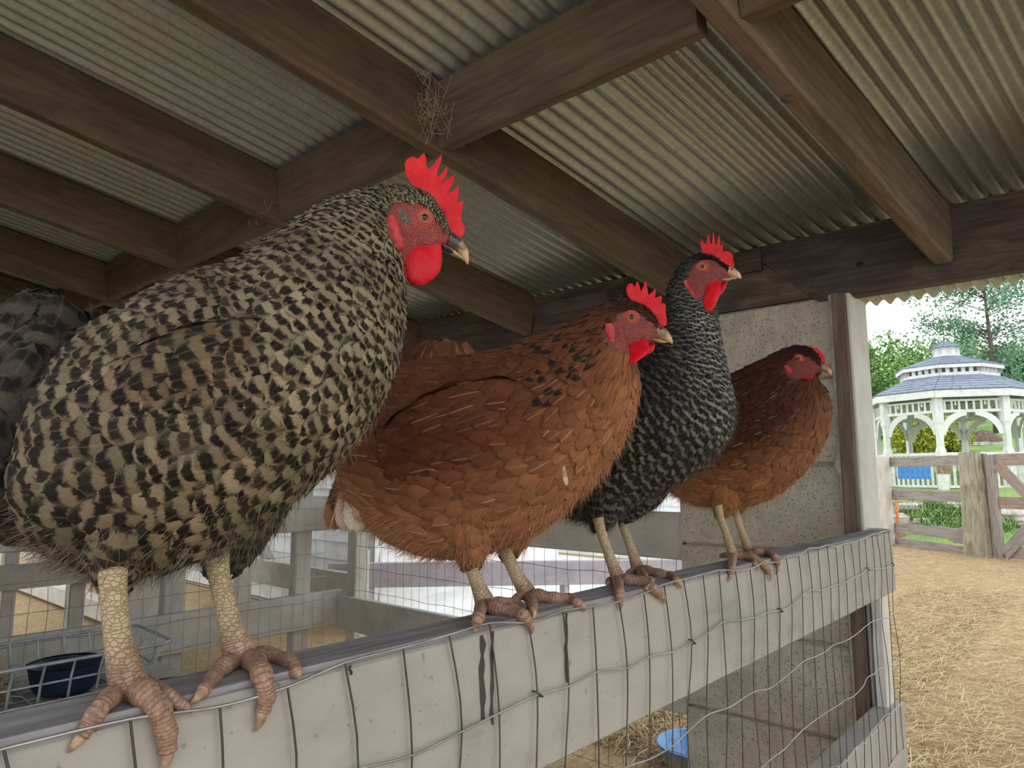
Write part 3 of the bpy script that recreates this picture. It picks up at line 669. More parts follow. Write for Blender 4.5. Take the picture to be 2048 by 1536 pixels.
def feathers(L, t, ph, ln, wd, point=0.0, lift0=0.001, lift1=0.006, sgn=-1.0, swirl=0.0, jit=0.15, R=6, Cn=5, droop=0.0):
    """vane geometry hugging the loft, growing towards decreasing t (sgn -1). returns verts, quads, uv, index of feather per vertex"""
    n = len(t); _, N, dt, dp = L.frame(t, ph)
    spd = np.linalg.norm(dt, axis=1) + 1e-4; spp = np.linalg.norm(dp, axis=1) + 1e-4
    sw = swirl + RNG.normal(0, jit, n)
    v = np.linspace(0, 1, R + 1); sc = np.linspace(-1, 1, Cn)
    rag = RNG.uniform(-.06, .05, (n, Cn))
    V = np.zeros((n, R + 1, Cn, 3)); UV = np.zeros((n, R + 1, Cn, 2))
    lift = RNG.uniform(.4, 1.5, n)
    tt = np.clip(t[:, None] + sgn * (ln / spd)[:, None] * v[None] * np.cos(sw)[:, None], 0.02, L.N - 1.02)
    pp = ph[:, None] + (ln / spp)[:, None] * v[None] * np.sin(sw)[:, None]
    Pm, Nm, _, dpm = L.frame(tt.ravel(), pp.ravel()); Pm = Pm.reshape(n, R + 1, 3); Nm = Nm.reshape(n, R + 1, 3)
    # parts of the vane that run past the end of the loft go straight on
    dirv = np.gradient(Pm, axis=1); seg = np.linalg.norm(np.diff(Pm, axis=1), axis=2)
    D = unit_rows(Pm[:, 1] - Pm[:, 0])
    for k in range(1, R + 1):
        step = ln / R; d = Pm[:, k] - Pm[:, k - 1]; l = np.linalg.norm(d, axis=1); dd = np.where((l > 0.3 * step)[:, None], d / (l[:, None] + 1e-9), D)
        fix = (l < 0.6 * step) | (l > 1.7 * step); Pm[:, k] = np.where(fix[:, None], Pm[:, k - 1] + dd * step[:, None], Pm[:, k]); D = dd
    B = np.cross(Nm, np.gradient(Pm, axis=1)); B /= (np.linalg.norm(B, axis=2, keepdims=True) + 1e-9)
    for k in range(R + 1):
        x = v[k]
        round_ = (0.45 + 0.55 * min(x / .45, 1.0)) * math.sqrt(max(1 - max((x - .55) / .47, 0) ** 2, 0.0)) if point <= 0 else (0.6 + 0.4 * min(x / .3, 1)) * (1 - max((x - .25) / .80, 0) ** (1.6))
        hw = wd * 0.5 * max(round_, 0.05)
        h = lift0 + lift1 * lift * (x ** 1.3) - droop * x
        for c in range(Cn):
            p = Pm[:, k] + B[:, k] * (hw * sc[c])[:, None] + Nm[:, k] * (h - 0.16 * wd * sc[c] ** 2 * (0.4 + .6 * x))[:, None]
            if k == R: p = p + unit_rows(Pm[:, k] - Pm[:, k - 1]) * (ln * (rag[:, c] - .05 * sc[c] ** 2))[:, None]
            V[:, k, c] = p; UV[:, k, c] = (c / (Cn - 1), x)
    q0 = np.array([(k * Cn + c, k * Cn + c + 1, (k + 1) * Cn + c + 1, (k + 1) * Cn + c) for k in range(R) for c in range(Cn - 1)])
    nv = (R + 1) * Cn; q = (np.arange(n)[:, None, None] * nv + q0[None]).reshape(-1, 4)
    return V.reshape(-1, 3), q, UV.reshape(-1, 2), np.repeat(np.arange(n), nv)
def unit_rows(a): return a / (np.linalg.norm(a, axis=-1, keepdims=True) + 1e-12)
def in_poly(pts, poly):
    x, y = pts[..., 0], pts[..., 1]; r = np.zeros(x.shape, bool); n = len(poly)
    for i in range(n):
        x1, y1 = poly[i]; x2, y2 = poly[(i + 1) % n]
        c = ((y1 > y) != (y2 > y)) & (x < (x2 - x1) * (y - y1) / (y2 - y1 + 1e-9) + x1); r ^= c
    return r
class Plume:
    def __init__(s): s.V = []; s.Q = []; s.U = []; s.A = {k: [] for k in ('ca', 'cb', 'par', 'par2')}; s.o = 0
    def add(s, V, q, uv, idx, ca, cb, par, par2):
        s.V.append(V); s.Q.append(q + s.o); s.U.append(uv); s.o += len(V)
        for k, a in zip(('ca', 'cb', 'par', 'par2'), (ca, cb, par, par2)):
            a = np.asarray(a, float); a = a if a.shape[1] == 4 else np.concatenate([a, np.ones((len(a), 1))], 1); s.A[k].append(a[idx])
    def build(s, name, parent, **tags):
        me = arr_mesh(name, np.concatenate(s.V), np.concatenate(s.Q), M['feather'], np.concatenate(s.U), {k: np.concatenate(v) for k, v in s.A.items()})
        return link(name, me, parent, **tags)
def fluff(pl, P, D, ln, w, ca, cb):
    n = len(P); S = unit_rows(np.cross(D, RNG.normal(0, 1, (n, 3)))); bend = RNG.normal(0, .18, (n, 3)); V = np.zeros((n, 4, 2, 3)); UV = np.zeros((n, 4, 2, 2))
    for k, x in enumerate((0, .35, .7, 1.0)):
        c = P + D * (ln * x)[:, None] + bend * (ln * x * x)[:, None]; ww = w * (1 - .85 * x)
        V[:, k, 0] = c - S * ww[:, None]; V[:, k, 1] = c + S * ww[:, None]; UV[:, k, :, 0] = (.3, .7); UV[:, k, :, 1] = x
    q0 = np.array([(2 * k, 2 * k + 1, 2 * k + 3, 2 * k + 2) for k in range(3)]); q = (np.arange(n)[:, None, None] * 8 + q0[None]).reshape(-1, 4)
    idx = np.repeat(np.arange(n), 8); z = np.zeros((n, 3)); z[:, 1] = RNG.uniform(0, 1, n)
    pl.add(V.reshape(-1, 3), q, UV.reshape(-1, 2), idx, ca, cb, np.stack([np.zeros(n), np.full(n, -.25), np.zeros(n)], 1), np.stack([np.zeros(n), RNG.uniform(0, 1, n), np.zeros(n)], 1))

def lobe(rows, at, off, th, mat, name, parent, nseg=20, **tags):
    """flattened fleshy lobe: rows of (left px, right px) from root to tip, thickness th (m)"""
    off = np.broadcast_to(np.asarray(off, float), (len(rows),))
    A = np.array([at(*r[0], q) for r, q in zip(rows, off)]); B = np.array([at(*r[1], q) for r, q in zip(rows, off)]); nrm = at.n
    L = Loft((A + B) / 2, (A - B) / 2, np.asarray(th), nrm, 0.0)
    V, q, caps = L.mesh(28, nseg); me = bpy.data.meshes.new(name)
    me.from_pydata(V.tolist(), [], q.tolist() + [tuple(dict.fromkeys(f)) for f in caps.tolist()]); me.materials.append(mat)
    me.polygons.foreach_set('use_smooth', [True] * len(me.polygons)); me.update()
    return link(name, me, parent, **tags)
def plate(poly, at, off, th, mat, name, parent, **tags):
    """serrated comb: outline with thickness and rounded rim"""
    bm = bmesh.new(); F = [bm.verts.new(at(x, y, off + th / 2)) for x, y in poly]; Bk = [bm.verts.new(at(x, y, off - th / 2)) for x, y in poly]; n = len(poly)
    bm.faces.new(F); bm.faces.new(Bk[::-1])
    for i in range(n): bm.faces.new((F[i], Bk[i], Bk[(i + 1) % n], F[(i + 1) % n]))
    bmesh.ops.recalc_face_normals(bm, faces=bm.faces); me = bpy.data.meshes.new(name); bm.to_mesh(me); bm.free(); me.materials.append(mat)
    me.polygons.foreach_set('use_smooth', [True] * len(me.polygons))
    o = link(name, me, parent, **tags); md = o.modifiers.new('rim', 'BEVEL'); md.width = th * 0.42; md.segments = 3; md.limit_method = 'ANGLE'; md.angle_limit = math.radians(50)
    md2 = o.modifiers.new('tri', 'TRIANGULATE'); md3 = o.modifiers.new('nrm', 'WEIGHTED_NORMAL')
    return o

def hen(spec):
    P0 = np.array(spec['p0']); vd = unit([P0[0], P0[1], 0]); pr = np.array([vd[1], -vd[0], 0]); dl = math.radians(spec['turn'])
    h = math.cos(dl) * pr - math.sin(dl) * vd; n = np.array([h[1], -h[0], 0.0])
    def at(px, py, off=0.0):
        r = ray(px, py); q = P0 + n * off; return CAM + r * (((q - CAM) @ n) / (r @ n))
    at.n = n
    mir = lambda V: V - 2 * ((V - P0) @ n)[..., None] * n
    root = empty('hen', P0, category='hen', label=spec['label'], group='hens perched on the fence')
    # --- body loft
    S = spec['stations']; T = np.array([at(*s[0]) for s in S]); B = np.array([at(*s[1]) for s in S]); w = np.array([s[2] for s in S]) - 0.003
    k_ = np.clip(w / .11, .25, 1.0)[:, None]; d = unit_rows(T - B); T = T - d * .011 * k_; B = B + d * .005 * k_
    body = Loft((T + B) / 2, (T - B) / 2, w, n)
    lofts = [('body', body)]
    for nm, st in spec.get('extra', {}).items():
        A_ = np.array([at(*s[0], s[3]) for s in st]); B_ = np.array([at(*s[1], s[3]) for s in st])
        lofts.append((nm, Loft((A_ + B_) / 2, (A_ - B_) / 2, np.array([s[2] for s in st]), n, 0.0)))
    face = spec['face']
    gt_, gp_ = np.meshgrid(np.linspace(body.N * .5, body.N - 1, 160), np.linspace(.1, 3.0, 90), indexing='ij'); GS = body.P(gt_.ravel(), gp_.ravel()); GPx = proj(GS)
    def surf(px, py): i = np.argmin(((GPx - (px, py)) ** 2).sum(1)); return float((GS[i] - P0) @ n)
    def onface(P):
        Q = np.where((((P - P0) @ n) < 0)[..., None], mir(P), P); return in_poly(proj(Q), face)
    VV = []; FF = []; o = 0; skin = []; dn = []
    for nm, L in lofts:
        V, q, caps = L.mesh(150 if nm == 'body' else 40, 72 if nm == 'body' else 36)
        VV.append(V); FF += (q + o).tolist() + [tuple(dict.fromkeys(f)) for f in (caps + o).tolist()]; o += len(V)
        sk = onface(V).astype(float) if nm == 'body' else np.zeros(len(V)); skin.append(sk)
        dn.append(np.tile(spec['down'], (len(V), 1)))
    # thighs
    me = bpy.data.meshes.new('body'); me.from_pydata(np.concatenate(VV).tolist(), [], FF); me.materials.append(M['hen_body'])
    for an, a in (('skin', np.stack([np.concatenate(skin), np.full(o, spec.get('tone', 1.0)), np.zeros(o)], 1)), ('down', np.concatenate(dn))):
        t_ = me.attributes.new(an, 'FLOAT_COLOR', 'POINT'); t_.data.foreach_set('color', np.concatenate([a, np.ones((len(a), 1))], 1).astype(np.float32).ravel())
    me.polygons.foreach_set('use_smooth', [True] * len(me.polygons)); me.update(); link('body', me, root, label='bare red face on a feathered body' )
    # --- plumage
    pl = Plume(); wingpl = Plume()
    for nm, L in lofts:
        fn = spec['feather'][nm]; NM = L.N - 1
        rad = lambda t, ph, P, fn=fn, NM=NM: fn['r'](t / NM, ph)
        okf = (lambda t, ph, P: ~onface(P)) if nm == 'body' else None
        t, ph = poisson(L, rad, fn.get('cand', 26000), okf, thi=NM * fn.get('thi', 1.0))
        s_ = t / NM; ln, wd = fn['size'](s_, ph); ln = ln * RNG.uniform(.85, 1.15, len(t)); wd = wd * RNG.uniform(.9, 1.1, len(t))
        ptf = fn.get('pointed', lambda s, p: np.zeros(len(s), bool))(s_, ph)
        for flag in (False, True):
            k = np.where(ptf == flag)[0]
            if not len(k): continue
            V, q, uv, idx = feathers(L, t[k], ph[k], ln[k], wd[k], 1.0 if flag else 0.0, lift1=fn.get('lift', .0036), sgn=fn.get('sgn', -1.0), swirl=fn.get('swirl', 0.0), jit=fn.get('jit', .12))
            ca, cb, par, par2 = fn['col'](s_[k], ph[k], L.P(t[k], ph[k]))
            (wingpl if nm == 'wing' else pl).add(V, q, uv, idx, ca, cb, par, par2)
        if fn.get('fluff'):
            m = fn['fluff']; t = RNG.uniform(0, NM * .75, m * 4); ph = RNG.uniform(fn.get('fl0', 1.7), 2 * math.pi - fn.get('fl0', 1.7), m * 4); pr_ = fn['fluffw'](t / NM, ph); k = RNG.uniform(0, 1, m * 4) < pr_; t, ph = t[k][:m], ph[k][:m]
            P, N, dt, dp = L.frame(t, ph); D = unit_rows(unit_rows(dt) * .75 * fn.get('sgn', -1.0) + N * .38 + np.array([0, 0, -.5]) + RNG.normal(0, .22, P.shape))
            c1 = np.asarray(spec['fluffcol']) * RNG.uniform(.6, 1.35, (len(t), 1)); fluff(pl, P + N * .001, D, RNG.uniform(.010, .024, len(t)) * fn.get('fls', 1.0), np.full(len(t), .00032) * fn.get('fls', 1.0), c1, c1)
    pl.build('plumage', root, kind='stuff', label=spec['plumage'])
    if wingpl.V: wingpl.build('wing', root, kind='stuff', label='folded wing feathers')
    # --- long feathers
    for (b0, t0, wid, off, c1, c2, nb, *qn) in spec.get('quills', []):
        A_ = at(*b0, off); T_ = at(*t0, off + .004); dv = T_ - A_; ln = np.linalg.norm(dv); sd_ = unit(np.cross(dv, n)); sd_ = unit(sd_ + n * .2); V = []; UV = []
        for k in range(9):
            x = k / 8; hw = wid * .5 * (0.5 + .5 * min(x / .4, 1)) * math.sqrt(max(1 - max((x - .7) / .31, 0) ** 2, .02)); c = A_ + dv * x + n * (.012 * math.sin(x * 2.6)) + np.array([0, 0, -.004 * x * x])
            for j in range(7): sj = -1 + j / 3; V.append(c + sd_ * hw * sj + n * (.12 * wid * (1 - sj * sj))); UV.append((j / 6, x))
        q = np.array([(k * 7 + j, k * 7 + j + 1, k * 7 + 8 + j, k * 7 + 7 + j) for k in range(8) for j in range(6)]); m_ = len(V)
        me = arr_mesh('tail_feather', np.array(V), q, M['feather'], np.array(UV), {'ca': np.tile(c1, (m_, 1)), 'cb': np.tile(c2, (m_, 1)), 'par': np.tile((nb, 0.0 if nb < 1 else .6, 1.0 if nb else 0), (m_, 1)), 'par2': np.tile((.7, random.random(), 0), (m_, 1))})
        o_ = link(qn[0] if qn else 'tail_feather', me, root); md = o_.modifiers.new('thickness', 'SOLIDIFY'); md.thickness = .0006
    # --- head furniture
    hw = spec['headw']; H = spec['head']
    plate(H['comb'], at, 0.0, H.get('combth', .006), M['comb'], 'comb', root, label='bright red serrated comb')
    wr = H['wattle']; wo = np.linspace(hw * .6, max(hw * .6, max(surf(*wr[-2][0]), surf(*wr[-2][1])) + .007), len(wr))
    lobe(wr, at, wo, H['wth'], M['wattle'], 'wattle', root, label='hanging red wattle')
    if 'wattle2' in H: lobe(H['wattle2'], at, -hw * .55, H['wth'], M['wattle'], 'wattle', root, label='hanging red wattle')
    em = H['ear'][2]; eo = surf((em[0][0] + em[1][0]) / 2, em[0][1]) + .0005
    ear = lobe(H['ear'], at, eo, H['eth'], M['lobe'], 'ear_lobe', root, label='pink-red ear lobe')
    me2 = ear.data.copy(); co = np.array([v.co[:] for v in me2.vertices]); co = mir(co); me2.vertices.foreach_set('co', co.astype(np.float32).ravel()); me2.flip_normals(); link('ear_lobe', me2, root)
    tf = H.get('tuft')
    if tf: lobe(tf, at, surf(*tf[1][1]), [.001, .0035, .0035, .001], M['tuft'], 'ear_tuft', root, label='grey feather tuft over the ear')
    ex, ey, er = H['eye']; sc = np.linalg.norm(at(ex + 10, ey, hw) - at(ex, ey, hw)) / 10; er = er * sc; es = surf(ex, ey)
    for sg in (1, -1):
        c = at(ex, ey, es); c = c if sg > 0 else mir(c); nn = n * sg
        nn = unit(nn + h * .12)
        u_ = unit(np.cross(nn, (0, 0, 1))); v_ = np.cross(nn, u_)
        def dome(r, th0, dz, nr=8, ns=24):
            V = [c + nn * (dz + r)]; Fc = []
            for i in range(1, nr + 1):
                a = th0 * i / nr
                for k in range(ns): V.append(c + nn * (dz + r * math.cos(a)) + (u_ * math.cos(2 * math.pi * k / ns) + v_ * math.sin(2 * math.pi * k / ns)) * r * math.sin(a))
            Fc += [(0, 1 + k, 1 + (k + 1) % ns) for k in range(ns)]
            Fc += [(1 + i * ns + k, 1 + (i + 1) * ns + k, 1 + (i + 1) * ns + (k + 1) % ns, 1 + i * ns + (k + 1) % ns) for i in range(nr - 1) for k in range(ns)]
            return V, Fc
        base = -er * .30
        m = MB(); m.add(*dome(er * 1.0, 1.6, base)); eye = m.build('eye', M['eye_white'], root, True, label='round amber eye')
        m = MB(); m.add(*dome(er * 1.015, .56, base)); m.build('pupil', M['eye_dark'], eye, True)
        for rr, tr, dz in ((1.02, .20, .50), (1.40, .17, .40), (1.76, .14, .28)):
            m = MB(); th = np.linspace(0, 2 * math.pi, 30, endpoint=False); P = np.array([c + nn * (base + er * dz) + (u_ * math.cos(a) * 1.06 + v_ * math.sin(a) * .95) * er * rr for a in th])
            m.tube(np.vstack([P, P[:2]]), er * tr, 8, False); m.build('eyelid', M['eyelid'] if rr < 1.1 else M['lobe_dark'], root, True)
    for nm in ('beak', 'lower_beak'):
        st = H[nm]; A_ = np.array([at(*s[0]) for s in st]); B_ = np.array([at(*s[1]) for s in st]); ww = np.array([s[2] for s in st])
        L = Loft((A_ + B_) / 2, (A_ - B_) / 2, ww, n, 0.0); V, q, caps = L.mesh(24, 24)
        me = bpy.data.meshes.new(nm); me.from_pydata(V.tolist(), [], q.tolist() + [tuple(dict.fromkeys(f)) for f in caps.tolist()]); me.materials.append(M[spec['beakmat']])
        al = np.concatenate([np.repeat(np.linspace(0, 1, 24), 24), [0, 1]]); at_ = me.attributes.new('along', 'FLOAT_COLOR', 'POINT'); at_.data.foreach_set('color', np.stack([al, al, al, np.ones_like(al)], 1).astype(np.float32).ravel())
        me.polygons.foreach_set('use_smooth', [True] * len(me.polygons)); me.update(); bk_ = link(nm, me, root, label='horn coloured beak')
        if nm == 'beak':
            nx, ny = H['nostril']; c = at(nx, ny, ww[0] * .8); m = MB(); e = np.linspace(0, 2 * math.pi, 10, endpoint=False)
            g = h * .9 + np.array([0, 0, -.45]); m.tube([c - g * .0022 - n * .0006, c - g * .001 + n * .0009, c + g * .001 + n * .0009, c + g * .0022 - n * .0006], [.0005, .0011, .0011, .0005], 8); m.build('nostril', M['eye_dark'], bk_, True)
    # --- legs
    for lg in spec['legs']:
        top, ank = lg['shank'][0], lg['shank'][-1]
        pts = []; rads = []
        A3 = foot_pt(*ank, lg.get('anz', .012)); 
        vd2 = unit([A3[0], A3[1], 0])
        for (px, py, r) in lg['shank_r']:
            r_ = ray(px, py); pts.append(CAM + r_ * (((A3 - CAM) @ vd2) / (r_ @ vd2))); rads.append(r)
        pts = smooth_path(pts, 6); rads = np.interp(np.linspace(0, 1, len(pts)), np.linspace(0, 1, len(rads)), rads)
        m = MB(); m.tube(pts, rads, 18); leg = m.build('leg', M['leg'], root, True, label='scaly yellow-tan leg')
        k = len(leg.data.vertices) // len(pts); al = np.repeat(np.linspace(0, 1, len(pts)), k); a_ = leg.data.attributes.new('along', 'FLOAT_COLOR', 'POINT'); a_.data.foreach_set('color', np.stack([al, al, al, np.ones_like(al)], 1).astype(np.float32).ravel())
        for toe in lg['toes']:
            P = [pts[-2], pts[-1]] + [foot_pt(x, y, z, f) for (x, y, z, f) in toe['p']]
            P = smooth_path(np.array(P[1:]), 6); L_ = len(P); rr = toe['r']; x = np.linspace(0, 1, L_)
            rad = rr * (1.12 - .42 * x) * (1 + .10 * np.cos(x * toe.get('seg', 3) * 2 * math.pi)); rad[-1] *= .6
            m = MB(); m.tube(P, rad, 14); tobj = m.build('toe', M['toe'], leg, True)
            if 'claw' in toe:
                x, y, z, f = toe['claw']; E = foot_pt(x, y, z, f); D = E - P[-1]; l = np.linalg.norm(D)
                tip = smooth_path(np.array([P[-2], P[-1] + D * .3 + np.array([.14, 0, .06]) * l, P[-1] + D * .7 + np.array([.10, 0, .03]) * l, E]), 5); m = MB(); m.tube(tip, rr * .55 * (1 - np.linspace(0, 1, len(tip)) ** 1.5 * .92), 10); m.build('claw', M['claw'], leg, True)
    return root
def foot_pt(px, py, lift, front=False):
    """point on the fence top (lift above it) or hanging in front of its face (lift off the face)"""
    return atX(px, py, -0.568 + lift) if front else atZ(px, py, ZT + lift)
M['lobe_dark'] = m_red('face_wrinkle', (0.40, 0.06, 0.05), (0.50, 0.10, 0.08), .6)

V3 = lambda c, n: np.tile(np.asarray(c, float), (n, 1))
def lerp(a, b, f): return np.asarray(a) * (1 - f)[:, None] + np.asarray(b) * f[:, None]
def tab(s, xs, ys): return np.interp(s, xs, ys)

# ---------------------------------------------------------------- the four hens
def barred(light, dark, neck_light, freq=2.2, ph=-.51, amt=1.0, edge=(.55, .95), duty=0.0):
    def col(s, p, P):
        n = len(s); b = (1 - np.cos(p)) / 2; v = RNG.uniform(.75, 1.2, (n, 1))
        f = np.clip(tab(s, [0, .35, .55, .75, 1], [0, .25, .8, 1, .5]) * tab(b, [0, .3, 1], [.55, .9, 1]), 0, 1)
        big = .82 + .22 * np.sin(P[:, 0] * 38 + 2 * np.sin(P[:, 2] * 31)) * np.sin(P[:, 2] * 44 + P[:, 1] * 25)
        ca = lerp(V3(light, n), V3(neck_light, n), f) * v * big[:, None]; cb = V3(dark, n) * RNG.uniform(.7, 1.5, (n, 1))
        par = np.stack([np.full(n, freq) + RNG.normal(0, .12, n), ph + RNG.normal(0, .06, n), np.clip(RNG.normal(amt, .06, n), 0, 1), np.full(n, 1.0 + duty)], 1)
        return ca, cb, par, np.stack([RNG.uniform(0, .06, n), RNG.uniform(0, 1, n), (edge[0] + (edge[1] - edge[0]) * f) * (1 - .75 * np.clip((b - .5) * 3, 0, 1) * np.clip(1.4 - s * 3, 0, 1))], 1)
    return col
LG1 = [0, .2, .4, .55, .68, .8, 1.0]
def size1(s, p, k=1.0):
    b = (1 - np.cos(p)) / 2
    ln = tab(s, LG1, [.040, .036, .031, .024, .0175, .0115, .007]) * tab(b, [0, .5, 1], [.92, 1.0, 1.2 ]); wd = tab(s, LG1, [.029, .026, .021, .0165, .0105, .0068, .0042]) * tab(b, [0, .5, 1], [.9, 1, 1.2])
    g = 1 + .38 * np.clip((b - .5) * 3, 0, 1) * np.clip(1.4 - s * 3, 0, 1)
    return ln * k * g, wd * k * g
def rad1(s, p, k=1.0):
    b = (1 - np.cos(p)) / 2
    return tab(s, LG1, [.0145, .0128, .0105, .0082, .0058, .0040, .0028]) * tab(b, [0, .5, 1], [.88, 1.0, 1.2]) * k * (1 + .3 * np.clip((b - .5) * 3, 0, 1) * np.clip(1.4 - s * 3, 0, 1))
def fl_low(s, p): return np.clip((-np.cos(p) - .55) * 2.6, 0, 1) * np.clip(1.3 - s * 2.2, 0, 1)

hen1 = dict(p0=tuple((atZ(245, 1388, ZT) + atZ(478, 1318, ZT)) / 2), turn=8, label='large grey-brown barred hen nearest the camera, upright red comb, head raised',
    plumage='cream and black-brown barred feathers', down=(.05, .038, .03), fluffcol=(.20, .16, .125), headw=.0215, beakmat='beak_dark',
    stations=[((100, 850), (70, 960), .03), ((128, 765), (62, 1055), .075), ((190, 650), (120, 1120), .10), ((290, 580), (225, 1162), .115), ((395, 532), (330, 1150), .12), ((485, 503), (465, 1100), .118),
              ((560, 455), (600, 1000), .11), ((612, 418), (700, 905), .097), ((652, 398), (768, 800), .082), ((690, 384), (799, 700), .066), ((722, 378), (805, 625), .051), ((752, 373), (806, 572), .038),
              ((785, 372), (812, 545), .0275), ((820, 376), (832, 525), .0225), ((852, 388), (858, 512), .019), ((880, 420), (884, 500), .0135), ((902, 456), (904, 490), .008)],
    extra={'tail': [((60, 602), (110, 602), .012, -.07), ((-10, 640), (180, 636), .04, -.07), ((-80, 720), (195, 715), .065, -.07), ((-120, 840), (165, 830), .085, -.05), ((-100, 950), (120, 960), .085, -.02), ((-40, 1040), (95, 1060), .05, 0), ((20, 1085), (60, 1092), .02, 0)],
           'thigh': [((170, 1000), (330, 1000), .05, .05), ((178, 1080), (310, 1080), .042, .052), ((192, 1140), (275, 1140), .026, .052), ((206, 1176), (252, 1176), .014, .052)],
           'thigh_far': [((390, 960), (600, 930), .05, -.05), ((392, 1040), (575, 1010), .042, -.052), ((400, 1100), (530, 1085), .03, -.052), ((412, 1142), (475, 1142), .016, -.052)],
           'wing': [((655, 700), (655, 745), .003, .045), ((600, 650), (600, 800), .008, .076), ((500, 640), (500, 850), .014, .098), ((390, 655), (390, 866), .016, .103), ((280, 700), (285, 876), .016, .101), ((180, 770), (190, 886), .013, .089), ((108, 842), (118, 892), .007, .073)]},
    face=[(772, 440), (785, 408), (820, 404), (850, 410), (872, 432), (890, 460), (905, 480), (900, 510), (880, 500), (862, 545), (815, 545), (800, 500), (776, 470)],
    quills=[],
    head=dict(comb=[(838, 378), (822, 368), (812, 350), (809, 328), (814, 318), (826, 312), (836, 318), (842, 311), (848, 305), (853, 316), (853, 330), (857, 338), (866, 330), (876, 316), (884, 308), (883, 322), (874, 345), (874, 354), (884, 346), (894, 332), (895, 345), (888, 358), (884, 366), (896, 357), (908, 350), (911, 347), (907, 365), (896, 386), (908, 380), (917, 370), (918, 385), (914, 405), (924, 402), (928, 400), (924, 420), (922, 440), (930, 455), (928, 468), (918, 478), (910, 470), (900, 462), (890, 440), (882, 420), (868, 396), (855, 384)],
        wattle=[((812, 496), (882, 488)), ((806, 512), (884, 505)), ((805, 530), (884, 525)), ((808, 548), (878, 545)), ((818, 562), (862, 562)), ((832, 570), (848, 570))], wth=[.002, .0045, .006, .006, .0045, .0015],
        wattle2=[((808, 500), (840, 496)), ((802, 525), (835, 525)), ((802, 548), (835, 552)), ((812, 560), (838, 566)), ((820, 566), (830, 568))],
        ear=[((774, 432), (788, 430)), ((770, 448), (798, 446)), ((775, 468), (802, 466)), ((783, 486), (807, 484)), ((788, 498), (808, 494)), ((792, 501), (804, 499))], eth=[.001, .003, .004, .004, .003, .001],
        tuft=[((782, 420), (800, 414)), ((786, 432), (812, 424)), ((796, 448), (820, 438)), ((806, 458), (820, 450))], eye=(848, 436, 11),
        beak=[((899, 462), (893, 497), .0085), ((912, 470), (902, 500), .0078), ((926, 484), (915, 508), .0062), ((936, 500), (928, 521), .0040), ((938, 518), (935, 530), .0014)],
        lower_beak=[((884, 488), (884, 500), .0075), ((898, 494), (894, 504), .0065), ((914, 506), (908, 511), .0045), ((930, 520), (924, 518), .0012)], nostril=(909, 474)),
    legs=[dict(shank=[(228, 1150), (258, 1368)], shank_r=[(226, 1120, .0125), (226, 1170, .0098), (231, 1230, .0095), (238, 1290, .0100), (250, 1345, .0128), (262, 1378, .0135)], anz=.014,
            toes=[dict(p=[(232, 1388, .008, 0), (205, 1410, .0015, 1), (178, 1448, .0025, 1), (160, 1474, .003, 1)], claw=(135, 1506, .002, 1), r=.0078), dict(p=[(290, 1388, .010, 0), (318, 1418, .006, 1), (332, 1465, .007, 1), (335, 1505, .006, 1)], claw=(322, 1550, .003, 1), r=.0098, seg=4),
                  dict(p=[(298, 1372, .008, 0), (335, 1392, .006, 0), (368, 1412, .004, 1)], claw=(384, 1426, .003, 1), r=.0070)]),
          dict(shank=[(445, 1130), (478, 1300)], shank_r=[(432, 1100, .0120), (438, 1150, .0096), (450, 1205, .0096), (462, 1260, .0108), (476, 1300, .0145), (482, 1318, .0135)], anz=.016,
            toes=[dict(p=[(448, 1332, .010, 0), (425, 1358, .005, 0), (402, 1386, .003, 1)], claw=(377, 1410, .002, 1), r=.0078), dict(p=[(508, 1322, .010, 0), (524, 1350, .006, 1), (532, 1395, .007, 1), (524, 1425, .006, 1)], claw=(513, 1462, .003, 1), r=.0095, seg=4),
                  dict(p=[(520, 1310, .008, 0), (560, 1316, .007, 0), (585, 1330, .005, 0), (594, 1348, .003, 1)], claw=(592, 1358, .003, 1), r=.0080, seg=3)])])
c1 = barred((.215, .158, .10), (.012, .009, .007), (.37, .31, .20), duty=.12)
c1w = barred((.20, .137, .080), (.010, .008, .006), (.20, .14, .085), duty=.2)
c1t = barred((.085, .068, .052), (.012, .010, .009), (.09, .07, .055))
hen1['feather'] = {'body': dict(r=rad1, size=size1, col=c1, fluff=3000, fluffw=fl_low, cand=90000, thi=.97), 'tail': dict(r=lambda s, p: np.full(len(s), .022), size=lambda s, p: (np.full(len(s), .055), np.full(len(s), .034)), col=c1t, lift=.010, fluff=700, fluffw=lambda s, p: (s > .6) * .8, fl0=0.0, cand=8000),
    'thigh': dict(r=lambda s, p: tab(s, [0, 1], [.017, .008]), size=lambda s, p: (tab(s, [0, 1], [.040, .020]), tab(s, [0, 1], [.028, .012])), col=c1, sgn=1.0, fluff=220, fluffw=lambda s, p: np.ones(len(s)), fl0=0.0, cand=8000),
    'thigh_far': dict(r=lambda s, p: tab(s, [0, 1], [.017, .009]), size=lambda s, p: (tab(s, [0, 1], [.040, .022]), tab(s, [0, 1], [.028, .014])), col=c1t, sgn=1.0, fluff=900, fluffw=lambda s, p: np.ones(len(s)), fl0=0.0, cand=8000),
    'wing': dict(r=lambda s, p: np.full(len(s), .0135), size=lambda s, p: (np.full(len(s), .040), np.full(len(s), .0245)), col=c1w, sgn=1.0, lift=.003, jit=.08, cand=14000, thi=.93)}

